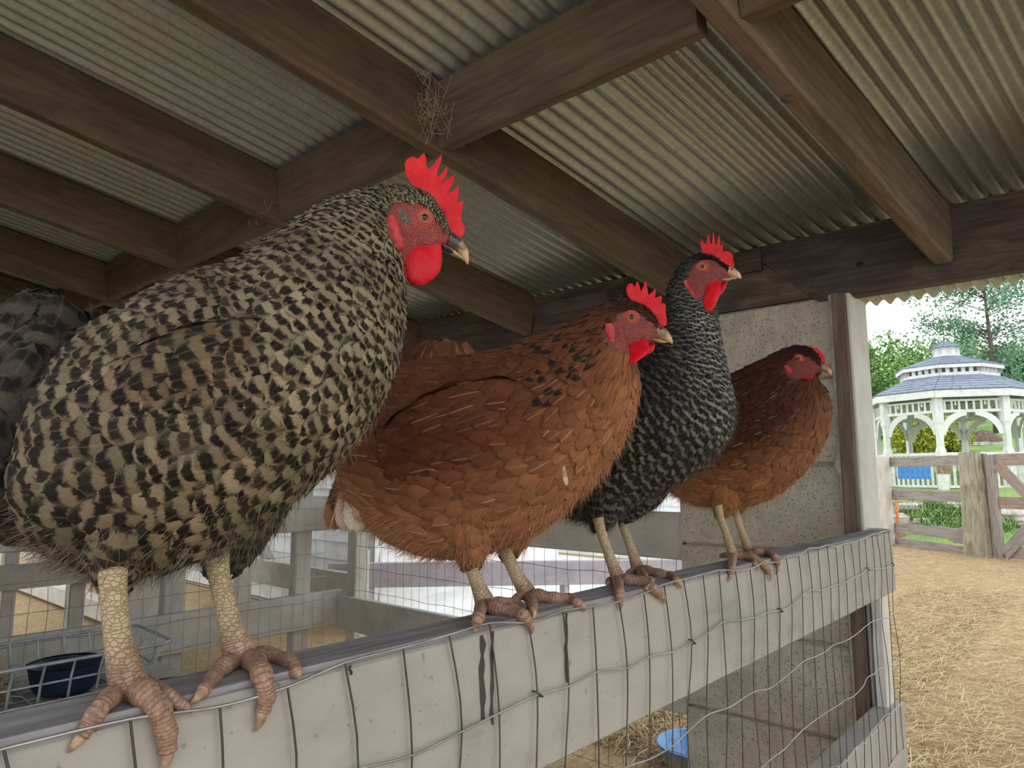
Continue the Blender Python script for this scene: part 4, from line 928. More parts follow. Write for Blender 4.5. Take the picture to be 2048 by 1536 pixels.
# --- hen 2, rust orange
def rust(main, neck, breast, belly, black=1.0, lace=.35):
    def col(s, p, P):
        n = len(s); b = (1 - np.cos(p)) / 2
        ca = lerp(V3(main, n), V3(breast, n), np.clip((s - .35) * 4, 0, 1) * np.clip((b - .35) * 2.5, 0, 1)); ca = lerp(ca, V3(belly, n), np.clip((b - .55) * 2.6, 0, 1) * np.clip(1.25 - s * 1.7, 0, 1))
        nk = np.clip((s - .58) * 6, 0, 1) * np.clip(1.25 - b * 1.0, 0, 1); ca = lerp(ca, V3(neck, n), nk); ca = ca * RNG.uniform(.82, 1.16, (n, 1))
        cb = ca * .45; amt = RNG.uniform(.1, lace, n)
        spot = (s > .40) & (s < .70) & (b > .03) & (b < .46) & (RNG.uniform(0, 1, n) < .55) & (black > 0)
        cb[spot] = (.012, .010, .010); amt[spot] = .97
        par = np.stack([np.where(spot, 1.0, .9), np.where(spot, -.62, -.45) + RNG.normal(0, .05, n), amt], 1)
        return ca, cb, par, np.stack([RNG.uniform(0, .28, n) * (RNG.uniform(0, 1, n) < .3) * (s < .6), RNG.uniform(0, 1, n), np.where(spot, 1.0, 0.0)], 1)
    return col
pt_neck = lambda s, p: (s > .52) & (s < .80) & (np.cos(p) > -.75)
def size2(s, p):
    ln, wd = size1(s, p, 1.0); hk = pt_neck(s, p); return np.where(hk, ln * 1.35, ln), np.where(hk, wd * .58, wd)
def rad2(s, p): return rad1(s, p, .95) * np.where(pt_neck(s, p), .74, 1)
c2 = rust((.140, .048, .021), (.060, .021, .012), (.32, .120, .047), (.42, .19, .092))
hen2 = dict(p0=tuple((atZ(978, 1222, ZT) + atZ(1062, 1196, ZT)) / 2), turn=10, label='rust-orange hen with black neck flecks, second along the fence from the camera',
    plumage='rust-orange feathers with black neck flecks', down=(.13, .05, .022), fluffcol=(.55, .28, .15), headw=.0205, tone=.8, beakmat='beak_brown',
    stations=[((700, 880), (690, 940), .02), ((725, 800), (706, 1015), .06), ((790, 728), (772, 1078), .085), ((870, 708), (850, 1115), .10), ((945, 700), (945, 1118), .106), ((1020, 683), (1062, 1078), .106),
              ((1080, 662), (1142, 1018), .098), ((1125, 644), (1216, 938), .084), ((1160, 627), (1262, 855), .067), ((1190, 612), (1278, 787), .051), ((1213, 604), (1272, 738), .038), ((1236, 600), (1262, 712), .027),
              ((1262, 602), (1278, 700), .0215), ((1288, 613), (1296, 690), .0175), ((1308, 632), (1313, 682), .012), ((1320, 650), (1323, 676), .007)],
    extra={'tail': [((850, 688), (900, 690), .012, -.05), ((790, 712), (945, 706), .045, -.05), ((735, 770), (960, 770), .065, -.05), ((700, 850), (900, 860), .065, -.04), ((685, 930), (800, 950), .045, -.02), ((690, 985), (740, 990), .015, -.01)],
           'thigh': [((890, 1010), (1000, 1010), .045, .045), ((900, 1070), (985, 1070), .036, .045), ((916, 1110), (968, 1110), .022, .045), ((926, 1134), (956, 1134), .011, .045)],
           'thigh_far': [((985, 1000), (1090, 990), .045, -.045), ((990, 1050), (1075, 1045), .036, -.045), ((996, 1090), (1050, 1090), .022, -.045), ((1004, 1112), (1032, 1112), .010, -.045)],
           'wing': [((1100, 800), (1100, 840), .003, .040), ((1050, 760), (1055, 880), .008, .073), ((980, 758), (985, 925), .014, .092), ((900, 775), (905, 955), .015, .095), ((825, 812), (832, 972), .014, .090), ((765, 855), (775, 978), .010, .080), ((725, 915), (732, 972), .005, .06)]},
    face=[(1211, 668), (1222, 645), (1240, 624), (1262, 622), (1285, 626), (1300, 640), (1316, 655), (1325, 668), (1318, 685), (1300, 690), (1270, 700), (1250, 706), (1228, 696), (1214, 684)],
    quills=[((735, 880), (664, 1056), .040, -.01, (.34, .15, .08), (.09, .045, .03), 1.1), ((748, 890), (690, 1060), .044, .01, (.70, .55, .44), (.20, .08, .045), .75), ((756, 905), (710, 1062), .044, .024, (.80, .70, .60), (.16, .07, .04), .75), ((760, 900), (726, 1042), .038, .034, (.62, .42, .30), (.20, .08, .045), .75), ((1127, 930), (1135, 966), .0065, .097, (.62, .50, .36), (.42, .26, .15), 1.4, 'white_feather')],
    head=dict(comb=[(1276, 606), (1262, 601), (1254, 590), (1252, 576), (1256, 568), (1264, 566), (1270, 574), (1272, 564), (1276, 562), (1279, 572), (1282, 582), (1285, 576), (1290, 562), (1293, 564), (1295, 580), (1297, 590), (1304, 584), (1311, 576), (1312, 584), (1309, 596), (1314, 594), (1322, 590), (1324, 596), (1322, 606), (1330, 607), (1332, 612), (1331, 626), (1334, 640), (1332, 652), (1326, 654), (1318, 648), (1310, 636), (1300, 620), (1290, 611)],
        wattle=[((1252, 690), (1292, 676)), ((1246, 700), (1297, 688)), ((1247, 710), (1298, 700)), ((1252, 718), (1290, 712)), ((1256, 724), (1278, 720)), ((1262, 728), (1270, 727))], wth=[.002, .0045, .006, .006, .0045, .0012],
        wattle2=[((1284, 684), (1306, 680)), ((1286, 694), (1310, 688)), ((1288, 704), (1308, 700)), ((1290, 710), (1300, 708))],
        ear=[((1211, 648), (1222, 646)), ((1209, 658), (1228, 654)), ((1211, 670), (1230, 668)), ((1217, 682), (1229, 680)), ((1222, 690), (1228, 689))], eth=[.001, .003, .004, .003, .001],
        tuft=[((1215, 634), (1230, 630)), ((1218, 642), (1240, 634)), ((1228, 648), (1240, 642)), ((1234, 650), (1239, 647))], eye=(1263, 635, 8.6),
        beak=[((1316, 650), (1310, 676), .0080), ((1326, 654), (1318, 681), .0072), ((1336, 662), (1330, 683), .0054), ((1343, 673), (1340, 686), .0030), ((1346, 684), (1344, 689), .0010)],
        lower_beak=[((1300, 672), (1301, 682), .0070), ((1310, 675), (1310, 685), .0060), ((1322, 680), (1320, 686), .0042), ((1336, 684), (1332, 686), .0012)], nostril=(1322, 656)),
    legs=[dict(shank=[(940, 1120), (968, 1196)], shank_r=[(935, 1090, .0105), (941, 1128, .0090), (950, 1155, .0088), (960, 1180, .0105), (968, 1200, .0130), (972, 1210, .012)], anz=.015,
            toes=[dict(p=[(962, 1216, .008, 0), (957, 1234, .004, 1), (952, 1248, .004, 1)], claw=(948, 1264, .002, 1), r=.0085), dict(p=[(990, 1216, .010, 0), (1025, 1222, .008, 0), (1048, 1232, .006, 1), (1056, 1243, .005, 1)], claw=(1064, 1268, .002, 1), r=.0095, seg=4),
                  dict(p=[(998, 1205, .008, 0), (1030, 1206, .006, 0), (1054, 1217, .003, 0)], r=.0075)]),
          dict(shank=[(1012, 1100), (1052, 1180)], shank_r=[(1004, 1075, .0105), (1014, 1108, .0090), (1026, 1136, .0090), (1040, 1162, .0105), (1052, 1182, .0130), (1056, 1190, .012)], anz=.015,
            toes=[dict(p=[(1064, 1204, .006, 0), (1066, 1222, .004, 1)], claw=(1062, 1246, .002, 1), r=.0080), dict(p=[(1078, 1192, .010, 0), (1110, 1197, .008, 0), (1140, 1198, .006, 0), (1156, 1206, .005, 1)], claw=(1170, 1223, .002, 1), r=.0092, seg=4),
                  dict(p=[(1040, 1192, .008, 0), (1024, 1204, .005, 0)], claw=(1012, 1210, .003, 0), r=.0070)])])
hen2['feather'] = {'body': dict(r=rad2, size=size2, col=c2, pointed=pt_neck, fluff=4500, fluffw=fl_low, cand=90000, thi=.97), 'tail': dict(r=lambda s, p: np.full(len(s), .019), size=lambda s, p: (np.full(len(s), .048), np.full(len(s), .028)), col=rust((.10, .034, .017), (.10, .034, .017), (.10, .034, .017), (.30, .12, .055), 0, .8), lift=.008, cand=8000),
    'thigh': dict(r=lambda s, p: tab(s, [0, 1], [.017, .009]), size=lambda s, p: (tab(s, [0, 1], [.045, .022]), tab(s, [0, 1], [.030, .014])), col=rust((.52, .24, .115),) if False else rust((.30, .125, .058), (.30, .125, .058), (.30, .125, .058), (.36, .165, .08), 0), sgn=1.0, fluff=700, fluffw=lambda s, p: np.ones(len(s)), fl0=0.0, cand=8000),
    'wing': dict(r=lambda s, p: np.full(len(s), .0150), size=lambda s, p: (np.full(len(s), .046), np.full(len(s), .025)), col=rust((.125, .040, .018), (.125, .040, .018), (.125, .040, .018), (.125, .040, .018), 0, .5), sgn=1.0, lift=.0035, jit=.08, cand=14000, thi=.93)}
hen2['feather']['thigh_far'] = hen2['feather']['thigh']

# --- hen 3, black barred
def size3(s, p): ln, wd = size1(s, p, .88); return ln * tab(s, [0, .4, .6, 1], [1, .85, .95, 1]), wd * tab(s, [0, .4, .6, 1], [1, .9, 1.0, 1])
def rad3(s, p): return rad1(s, p, .86)
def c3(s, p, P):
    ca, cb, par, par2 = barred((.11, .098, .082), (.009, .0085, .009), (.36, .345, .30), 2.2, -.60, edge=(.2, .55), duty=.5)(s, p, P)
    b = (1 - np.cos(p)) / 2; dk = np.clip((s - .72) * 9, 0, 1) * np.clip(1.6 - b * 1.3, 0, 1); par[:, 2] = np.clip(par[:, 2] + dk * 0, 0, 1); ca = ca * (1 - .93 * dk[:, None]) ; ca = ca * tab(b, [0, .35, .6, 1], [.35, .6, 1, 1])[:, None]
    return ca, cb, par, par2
hen3 = dict(p0=tuple((atZ(1238, 1170, ZT) + atZ(1285, 1150, ZT)) / 2), turn=12, label='black and white barred hen stretching its neck up, third along the fence',
    plumage='black feathers with pale grey bars', down=(.012, .011, .011), fluffcol=(.10, .085, .075), headw=.019, tone=.75, beakmat='beak_pale',
    stations=[((1060, 900), (1060, 960), .02), ((1105, 830), (1098, 1015), .06), ((1170, 770), (1155, 1040), .084), ((1230, 730), (1215, 1046), .095), ((1280, 700), (1292, 1002), .096), ((1310, 672), (1382, 955), .09),
              ((1325, 642), (1442, 903), .078), ((1330, 612), (1470, 845), .065), ((1332, 588), (1464, 782), .052), ((1338, 566), (1449, 722), .042), ((1348, 547), (1440, 672), .035), ((1360, 530), (1432, 628), .028),
              ((1380, 513), (1428, 596), .022), ((1405, 507), (1436, 578), .0185), ((1430, 514), (1446, 566), .015), ((1450, 530), (1458, 560), .010), ((1460, 540), (1464, 556), .007)],
    extra={'thigh': [((1165, 980), (1250, 980), .040, .04), ((1172, 1020), (1245, 1018), .032, .04), ((1182, 1046), (1226, 1044), .018, .04), ((1188, 1058), (1212, 1058), .009, .04)],
           'thigh_far': [((1250, 975), (1345, 960), .040, -.04), ((1250, 1005), (1330, 992), .032, -.04), ((1250, 1026), (1298, 1020), .018, -.04), ((1244, 1042), (1264, 1040), .009, -.04)]},
    face=[(1366, 560), (1384, 536), (1392, 522), (1412, 518), (1432, 522), (1448, 536), (1462, 545), (1464, 558), (1448, 566), (1432, 580), (1410, 598), (1392, 600), (1380, 584)],
    head=dict(comb=[(1414, 512), (1405, 505), (1400, 490), (1402, 476), (1408, 486), (1413, 488), (1415, 468), (1418, 468), (1421, 486), (1424, 488), (1425, 465), (1428, 465), (1430, 488), (1433, 490), (1437, 470), (1440, 472), (1440, 490), (1443, 492), (1444, 480), (1446, 490), (1445, 503), (1452, 501), (1462, 505), (1466, 512), (1466, 521), (1469, 528), (1468, 534), (1458, 532), (1446, 526), (1430, 518)], combth=.008,
        wattle=[((1416, 562), (1440, 562)), ((1412, 575), (1442, 572)), ((1408, 590), (1440, 588)), ((1405, 604), (1434, 604)), ((1406, 614), (1428, 615)), ((1412, 621), (1422, 622))], wth=[.002, .0045, .006, .006, .005, .0014],
        wattle2=[((1436, 562), (1456, 560)), ((1438, 572), (1453, 572)), ((1438, 582), (1448, 582)), ((1438, 588), (1442, 589))],
        ear=[((1367, 562), (1374, 560)), ((1369, 572), (1379, 569)), ((1375, 582), (1385, 580)), ((1383, 592), (1390, 592)), ((1389, 598), (1391, 598))], eth=[.001, .0025, .003, .0025, .001],
        eye=(1405, 534, 6.8),
        beak=[((1460, 532), (1455, 553), .0078), ((1467, 535), (1462, 556), .0070), ((1475, 541), (1470, 556), .0054), ((1481, 548), (1478, 557), .0032), ((1483, 555), (1481, 558), .0010)],
        lower_beak=[((1446, 556), (1446, 563), .0070), ((1454, 557), (1454, 563), .0060), ((1464, 556), (1463, 559), .0042), ((1474, 556), (1472, 558), .0012)], nostril=(1464, 538)),
    legs=[dict(shank=[(1200, 1050), (1235, 1152)], shank_r=[(1196, 1035, .0095), (1202, 1062, .0082), (1214, 1098, .0080), (1226, 1132, .0095), (1234, 1150, .0115), (1236, 1158, .011)], anz=.014,
            toes=[dict(p=[(1236, 1166, .008, 0), (1239, 1184, .004, 1), (1239, 1200, .004, 1)], claw=(1239, 1222, .002, 1), r=.0085), dict(p=[(1256, 1160, .010, 0), (1284, 1164, .008, 0), (1306, 1176, .005, 1), (1320, 1190, .005, 1)], claw=(1328, 1208, .002, 1), r=.0092, seg=4),
                  dict(p=[(1222, 1160, .006, 0), (1216, 1166, .004, 0)], r=.007), dict(p=[(1262, 1156, .007, 0), (1285, 1166, .004, 0), (1293, 1178, .003, 1)], r=.006)]),
          dict(shank=[(1242, 1035), (1275, 1132)], shank_r=[(1240, 1020, .0095), (1246, 1050, .0082), (1258, 1084, .0080), (1268, 1115, .0095), (1274, 1132, .0115), (1277, 1140, .011)], anz=.014,
            toes=[dict(p=[(1294, 1142, .010, 0), (1320, 1148, .008, 0), (1342, 1152, .006, 0), (1354, 1162, .004, 1)], claw=(1361, 1178, .002, 1), r=.0092, seg=4), dict(p=[(1286, 1148, .008, 0), (1293, 1160, .004, 0)], claw=(1294, 1172, .003, 1), r=.008),
                  dict(p=[(1262, 1144, .006, 0), (1254, 1150, .004, 0)], r=.007)])])
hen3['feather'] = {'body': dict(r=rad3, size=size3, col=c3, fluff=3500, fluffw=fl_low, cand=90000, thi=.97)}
hen3['feather']['thigh'] = dict(r=lambda s, p: tab(s, [0, 1], [.014, .008]), size=lambda s, p: (tab(s, [0, 1], [.036, .020]), tab(s, [0, 1], [.026, .012])), col=c3, sgn=1.0, fluff=700, fluffw=lambda s, p: np.ones(len(s)), fl0=0.0, cand=8000)
hen3['feather']['thigh_far'] = hen3['feather']['thigh']

# --- hen 4, dark mahogany
c4 = rust((.060, .019, .012), (.026, .010, .008), (.115, .037, .018), (.42, .18, .08), 0)
hen4 = dict(p0=tuple((atZ(1466, 1118, ZT) + atZ(1500, 1106, ZT)) / 2), turn=10, label='dark mahogany hen hunched low, farthest along the fence by the block pier',
    plumage='dark mahogany feathers, lighter orange belly', down=(.06, .02, .012), fluffcol=(.45, .22, .11), headw=.0195, tone=.6, beakmat='beak_brown',  # low tone: shade on this hen is put into its face colour
    stations=[((1330, 880), (1330, 955), .02), ((1355, 825), (1345, 985), .05), ((1395, 782), (1385, 1008), .075), ((1440, 755), (1440, 1016), .086), ((1480, 735), (1500, 1014), .09), ((1515, 717), (1560, 988), .086),
              ((1540, 706), (1616, 938), .076), ((1558, 699), (1653, 875), .063), ((1573, 694), (1663, 825), .05), ((1586, 691), (1655, 788), .038), ((1598, 690), (1640, 768), .028), ((1610, 691), (1632, 758), .0225),
              ((1622, 696), (1634, 752), .018), ((1634, 706), (1641, 748), .014), ((1644, 722), (1648, 744), .008)],
    extra={'thigh': [((1420, 960), (1490, 960), .036, .035), ((1424, 1000), (1480, 1000), .026, .035), ((1430, 1022), (1462, 1022), .014, .035), ((1434, 1032), (1452, 1032), .008, .035)],
           'thigh_far': [((1450, 960), (1520, 960), .036, -.035), ((1456, 995), (1510, 995), .026, -.035), ((1462, 1014), (1490, 1014), .014, -.035), ((1464, 1024), (1480, 1024), .008, -.035)]},
    face=[(1568, 738), (1576, 720), (1588, 708), (1608, 708), (1624, 716), (1638, 728), (1646, 740), (1636, 748), (1618, 750), (1602, 758), (1584, 756), (1572, 748)],
    head=dict(comb=[(1616, 704), (1618, 694), (1622, 690), (1625, 697), (1629, 695), (1636, 698), (1644, 706), (1650, 714), (1652, 722), (1648, 726), (1640, 722), (1630, 714)], combth=.009,
        wattle=[((1604, 742), (1626, 740)), ((1600, 748), (1628, 746)), ((1601, 754), (1626, 753)), ((1608, 759), (1620, 759))], wth=[.002, .005, .005, .0015],
        wattle2=[((1624, 742), (1640, 740)), ((1624, 749), (1640, 748)), ((1626, 755), (1637, 755)), ((1629, 758), (1634, 758))],
        ear=[((1568, 732), (1574, 730)), ((1570, 740), (1582, 738)), ((1578, 748), (1590, 747)), ((1588, 754), (1598, 754)), ((1594, 757), (1599, 757))], eth=[.001, .0025, .003, .0025, .001],
        eye=(1597, 718, 6.0),
        beak=[((1640, 720), (1634, 741), .0074), ((1648, 724), (1642, 744), .0066), ((1656, 731), (1652, 746), .0050), ((1662, 739), (1660, 749), .0028), ((1664, 747), (1662, 751), .0010)],
        lower_beak=[((1628, 738), (1628, 744), .0066), ((1636, 740), (1636, 745), .0056), ((1646, 744), (1645, 747), .0040), ((1656, 748), (1654, 749), .0012)], nostril=(1646, 727)),
    legs=[dict(shank=[(1440, 1025), (1464, 1108)], shank_r=[(1436, 1010, .0090), (1441, 1036, .0078), (1450, 1062, .0076), (1459, 1090, .0090), (1464, 1106, .0110), (1466, 1112, .0105)], anz=.014,
            toes=[dict(p=[(1465, 1120, .008, 0), (1463, 1134, .004, 1), (1461, 1148, .004, 1)], claw=(1455, 1164, .002, 1), r=.0082), dict(p=[(1482, 1112, .010, 0), (1506, 1116, .008, 0), (1526, 1128, .005, 1), (1537, 1144, .005, 1)], claw=(1540, 1162, .002, 1), r=.0090, seg=4),
                  dict(p=[(1452, 1110, .006, 0), (1440, 1112, .004, 0)], r=.0065)]),
          dict(shank=[(1472, 1020), (1494, 1098)], shank_r=[(1468, 1005, .0090), (1473, 1030, .0078), (1481, 1056, .0076), (1490, 1082, .0090), (1495, 1098, .0110), (1498, 1104, .0105)], anz=.014,
            toes=[dict(p=[(1514, 1104, .010, 0), (1534, 1106, .008, 0), (1550, 1114, .005, 1), (1555, 1130, .004, 1)], claw=(1551, 1150, .002, 1), r=.0086, seg=4), dict(p=[(1502, 1114, .007, 0), (1510, 1128, .004, 1)], claw=(1514, 1142, .002, 1), r=.0076),
                  dict(p=[(1486, 1106, .006, 0), (1476, 1112, .004, 0)], r=.0065)])])
hen4['feather'] = {'body': dict(r=rad2, size=size2, col=c4, pointed=pt_neck, fluff=3000, fluffw=fl_low, cand=90000, thi=.97)}
hen4['feather']['thigh'] = dict(r=lambda s, p: tab(s, [0, 1], [.014, .008]), size=lambda s, p: (tab(s, [0, 1], [.038, .020]), tab(s, [0, 1], [.026, .012])), col=rust((.32, .13, .057), (.32, .13, .057), (.32, .13, .057), (.36, .155, .07), 0), sgn=1.0, fluff=600, fluffw=lambda s, p: np.ones(len(s)), fl0=0.0, cand=8000)
hen4['feather']['thigh_far'] = hen4['feather']['thigh']
for H_ in (hen1, hen2, hen3, hen4): hen(H_)

#==OUTSIDE==
# ---------------------------------------------------------------- straw
def straw_pts(n):
    d = 2.6 + 10.5 * RNG.uniform(0, 1, n) ** 1.9; x = np.maximum(RNG.uniform(-.42, .42, n) * d - d * .10 - .25, np.where(d < 8.8, -1.82, -99) - RNG.uniform(-.9, 0, n) * (d < 8.8)); x = np.where(d < 2.75, np.maximum(x, -.6), x)
    return np.stack([x, d, np.zeros(n) + .004], 1)
strands('straw', M['straw'], straw_pts, 70000, 0.10, 0.0012, None, .16, kind='stuff', category='straw', label='dry straw scattered over the yard')
def straw_pts2(n):
    return np.stack([RNG.uniform(-2.6, -0.75, n), RNG.uniform(2.72, 3.55, n), np.full(n, .004)], 1)
strands('straw', M['straw'], straw_pts2, 7000, 0.13, 0.0018, None, .25, kind='stuff', category='straw', label='coarse straw on the ground around the blue pan')

# ---------------------------------------------------------------- yard fence and gate
def at_depth(px, py, d):
    r = ray(px, py); f = -r[0] * math.sin(YAW) + r[1] * math.cos(YAW); return CAM + r * (d / f)
A0 = atZ(1790, 1088, 0); B0 = atZ(1960, 1110, 0); fdv = unit(B0 - A0); fnv = np.array([-fdv[1], fdv[0], 0.0])   # fnv points away from the camera
if fnv @ A0 < 0: fnv = -fnv
def on_f(px, py=1000, off=0.0):
    r = ray(px, py); q = A0 + fnv * off; return CAM + r * (((q - CAM) @ fnv) / (r @ fnv))
def fz(px, z, off=0.0): p = on_f(px, 1000, off).copy(); p[2] = z; return p
yf = empty('yard_fence', A0, category='fence', label='weathered grey board fence with a round post across the yard')
for z, h, m_ in ((1.42, .165, 'grey_wood'), (0.855, .17, 'grey_wood'), (0.28, .18, 'grey_wood')):
    piece('rail', M[m_], yf, fz(1768, z), fz(1948, z + .005), .04, h, seg=8, wob=.004)
piece('kick_board', M['grey_wood'], yf, fz(1764, .06), fz(1945, .04), .04, .12, seg=6, wob=.003)
m = MB(); a = fz(1947, -.02, -.12)
pts = [a + np.array([random.uniform(-.006, .006), random.uniform(-.006, .006), z]) for z in np.linspace(0, 1.56, 14)]; m.tube(pts, [.185 - .006 * k / 2 + random.uniform(-.006, .006) for k in range(14)], 14); m.build('round_post', M['round_post'], yf, label='thick round weathered post')
piece('white_post', M['pale_wood'], yf, fz(1771, 0, -.1), fz(1771, 1.52, -.1), .19, .14, fnv)
piece('white_post', M['pale_wood'], yf, fz(1752, 0, .25), fz(1752, 1.50, .25), .14, .14, fnv)
for z in (1.40, .84): piece('short_rail', M['pale_wood'], yf, fz(1700, z, .02), fz(1766, z, .02), .04, .17)
mesh_wires('wire_mesh', yf, fz(1775, .05, .04), fdv, 15, .115, (0, 0, 1), 12, .115, M['wire_lt'], .002)
gt = empty('yard_gate', fz(1985, 0), category='gate', label='weathered wooden gate with diagonal braces right of the round post')
piece('gate_post', M['grey_wood'], gt, fz(1974, 0, .03), fz(1972, 1.52, .03), .12, .06, fnv)
piece('gate_post', M['grey_wood'], gt, fz(1990, .0, -.02), fz(1988, 1.50, -.02), .14, .06, fnv)
for z in (1.42, .80, .10): piece('rail', M['red_wood'], gt, fz(1998, z), fz(2200, z), .04, .17)
piece('brace', M['red_wood'], gt, fz(2000, 1.36, -.03), fz(2075, .78, -.03), .03, .16)
piece('brace', M['grey_wood'], gt, fz(2000, .06, -.03), fz(2075, .62, -.03), .03, .17)
mesh_wires('wire_mesh', gt, fz(1998, .05, .04), fdv, 9, .115, (0, 0, 1), 12, .115, M['wire_lt'], .002)

# ---------------------------------------------------------------- gazebo
def m_shingle():
    s = NT('blue_grey_shingles'); p = s.geo(); c = s.mix(s.mr(s.noise(p, 14, 3, .6), .3, .7), (.20, .24, .31), (.30, .35, .43)); c = s.mix(s.mr(obj_rand(s), 0, 1, 0, .35), c, (.16, .19, .25)); return s.out(c, .85)
M['shingle'] = m_shingle()
M['bulb'] = simple('clear_bulb', (.75, .65, .5), .1)
GD = 18.0; GC = at_depth(1912, 945, GD); GC = np.array([GC[0], GC[1], 0.0]); gview = unit([GC[0], GC[1], 0]); gright = np.array([gview[1], -gview[0], 0])
gz = empty('gazebo', GC, category='gazebo', label='white octagonal gazebo with two-tier blue-grey shingled roof')
def gp(th, R, z): a = math.radians(th); p = GC + gright * (R * math.sin(a)) - gview * (R * math.cos(a)); return np.array([p[0], p[1], z])
TH0 = -8.6; AN = [TH0 + 45 * k for k in range(8)]
def roof_tier(R0, z0, R1, z1, rows, nm):
    for k in range(8):
        a, b_ = AN[k], AN[k] + 45
        for r in range(rows):
            f0, f1 = r / rows, (r + 1) / rows
            q0, q1, q2, q3 = [gp(t, R0 + (R1 - R0) * f, z0 + (z1 - z0) * f) for t, f in ((a, f0), (b_, f0), (b_, f1), (a, f1))]
            nr = unit(np.cross(q1 - q0, q3 - q0)); nr = nr if nr[2] > 0 else -nr
            m = MB(); n_ = max(2, int(np.linalg.norm(q1 - q0) / .30)); xs = np.sort(np.concatenate([[0, 1], (np.arange(1, n_) + RNG.uniform(-.25, .25, n_ - 1)) / n_]))
            for i in range(n_):
                l0, l1 = xs[i] + .004, xs[i + 1] - .004; lift = .012 + random.choice((0, .008))
                A_, B_, C_, D_ = q0 + (q1 - q0) * l0, q0 + (q1 - q0) * l1, q3 + (q2 - q3) * l1, q3 + (q2 - q3) * l0
                m.add([A_, B_, C_, D_, A_ + nr * (.02 + lift), B_ + nr * (.02 + lift), C_ + nr * .02, D_ + nr * .02], [(0, 1, 2, 3), (4, 5, 6, 7), (0, 1, 5, 4), (1, 2, 6, 5), (3, 0, 4, 7), (2, 3, 7, 6)])
            m.build(nm, M['shingle'], gz)
def ring(R, z, h, d, nm, m_='white'):
    for k in range(8): piece(nm, M[m_], gz, gp(AN[k], R, z), gp(AN[k] + 45, R, z), d, h)
roof_tier(2.03, 3.22, 1.12, 3.66, 6, 'roof_shingle_row')
ring(2.0, 3.13, .17, .04, 'fascia')
roof_tier(1.24, 3.94, .34, 4.26, 5, 'upper_shingle_row'); ring(1.21, 3.90, .09, .04, 'upper_fascia')
ring(1.11, 3.70, .10, .05, 'clerestory_sill'); 
for k in range(8):
    for i in range(6):
        f = (i + .0) / 5; p, q = gp(AN[k], 1.11, 3.74), gp(AN[k] + 45, 1.11, 3.74); c = p + (q - p) * f; piece('clerestory_slat', M['white'], gz, c, c + np.array([0, 0, .17]), .09, .04, gview)
m = MB()
def octa(m, R0, z0, R1, z1):
    V = [gp(t, R0, z0) for t in AN] + [gp(t, R1, z1) for t in AN]; m.add(V, [(k, (k + 1) % 8, (k + 1) % 8 + 8, k + 8) for k in range(8)])
octa(m, .36, 4.22, .36, 4.30); octa(m, .36, 4.30, .30, 4.31); octa(m, .30, 4.31, .30, 4.50); octa(m, .37, 4.50, .30, 4.5); m.build('cupola', M['white'], gz)
for k in range(8):
    for i in range(4): p = gp(AN[k] + 12, .305, 4.35 + i * .035); q = gp(AN[k] + 33, .305, 4.35 + i * .035); piece('louver', M['white'], gz, p, q, .02, .012)
roof_tier(.39, 4.50, .02, 4.70, 3, 'cupola_shingle_row')
RP = 1.80
for t in AN:
    m = MB(); P = [gp(t, RP, z) for z in (.7, 1.75, 1.76, 1.82, 1.86, 2.35, 2.40, 2.46, 2.5, 3.1)]; w_ = [.12, .12, .12, .10, .085, .085, .095, .12, .12, .12]
    m.tube(P, w_, 4); m.build('post', M['white'], gz)
    for sg in (1, -1):                                              # curved brackets under the frieze
        tv = unit(gp(t + sg * 45, RP, 0) - gp(t, RP, 0)); V = []; n_ = 10; c0 = gp(t, RP, 0)
        for j in range(n_ + 1):
            a = math.pi / 2 * j / n_; X, Z = .10 + .50 * (1 - math.cos(a)), 2.16 + .50 * math.sin(a); wd_ = .045 + .03 * math.sin(a * 2)
            no = np.array([-math.cos(a), math.sin(a)])
            for s_ in (-1, 1):
                for e in (-.025, .025): V.append(c0 + tv * (X + no[0] * wd_ * s_) + gview * e + np.array([0, 0, Z + no[1] * wd_ * s_]))
        m = MB(); m.add(V, [f for j in range(n_) for f in ((4 * j, 4 * j + 2, 4 * j + 6, 4 * j + 4), (4 * j + 1, 4 * j + 3, 4 * j + 7, 4 * j + 5), (4 * j, 4 * j + 1, 4 * j + 5, 4 * j + 4), (4 * j + 2, 4 * j + 3, 4 * j + 7, 4 * j + 6))]); m.build('bracket', M['white'], gz)
for k in range(8):
    p, q = gp(AN[k], RP, 0), gp(AN[k] + 45, RP, 0)
    for z, h in ((2.98, .05), (2.72, .07), (1.70, .07), (.92, .06)): piece('rail', M['white'], gz, p + np.array([0, 0, z]), q + np.array([0, 0, z]), .05, h)
    for i in range(1, 9): c = p + (q - p) * i / 9; piece('frieze_spindle', M['white'], gz, c + np.array([0, 0, 2.75]), c + np.array([0, 0, 2.97]), .05, .03, gview)
    for i in range(1, 11): c = p + (q - p) * i / 11; piece('baluster', M['white'], gz, c + np.array([0, 0, .92]), c + np.array([0, 0, 1.68]), .06, .03, gview)
    for i in (2, 6): c = p + (q - p) * (i + .5) / 9 - gview * .06; m = MB(); m.lathe([(.0, -.05), (.02, -.045), (.03, -.02), (.025, .01), (.012, .03), (.012, .06)], c + np.array([0, 0, 2.90]), 10); m.build('string_bulb', M['bulb'], gz, True)
    piece('skirt', M['white'], gz, gp(AN[k], 1.95, .40), gp(AN[k] + 45, 1.95, .40), .04, .78)
m = MB(); octa(m, 2.0, .70, 2.0, .80); m.add([gp(t, 2.0, .80) for t in AN], [tuple(range(8))]); m.build('floor_deck', M['white'], gz)
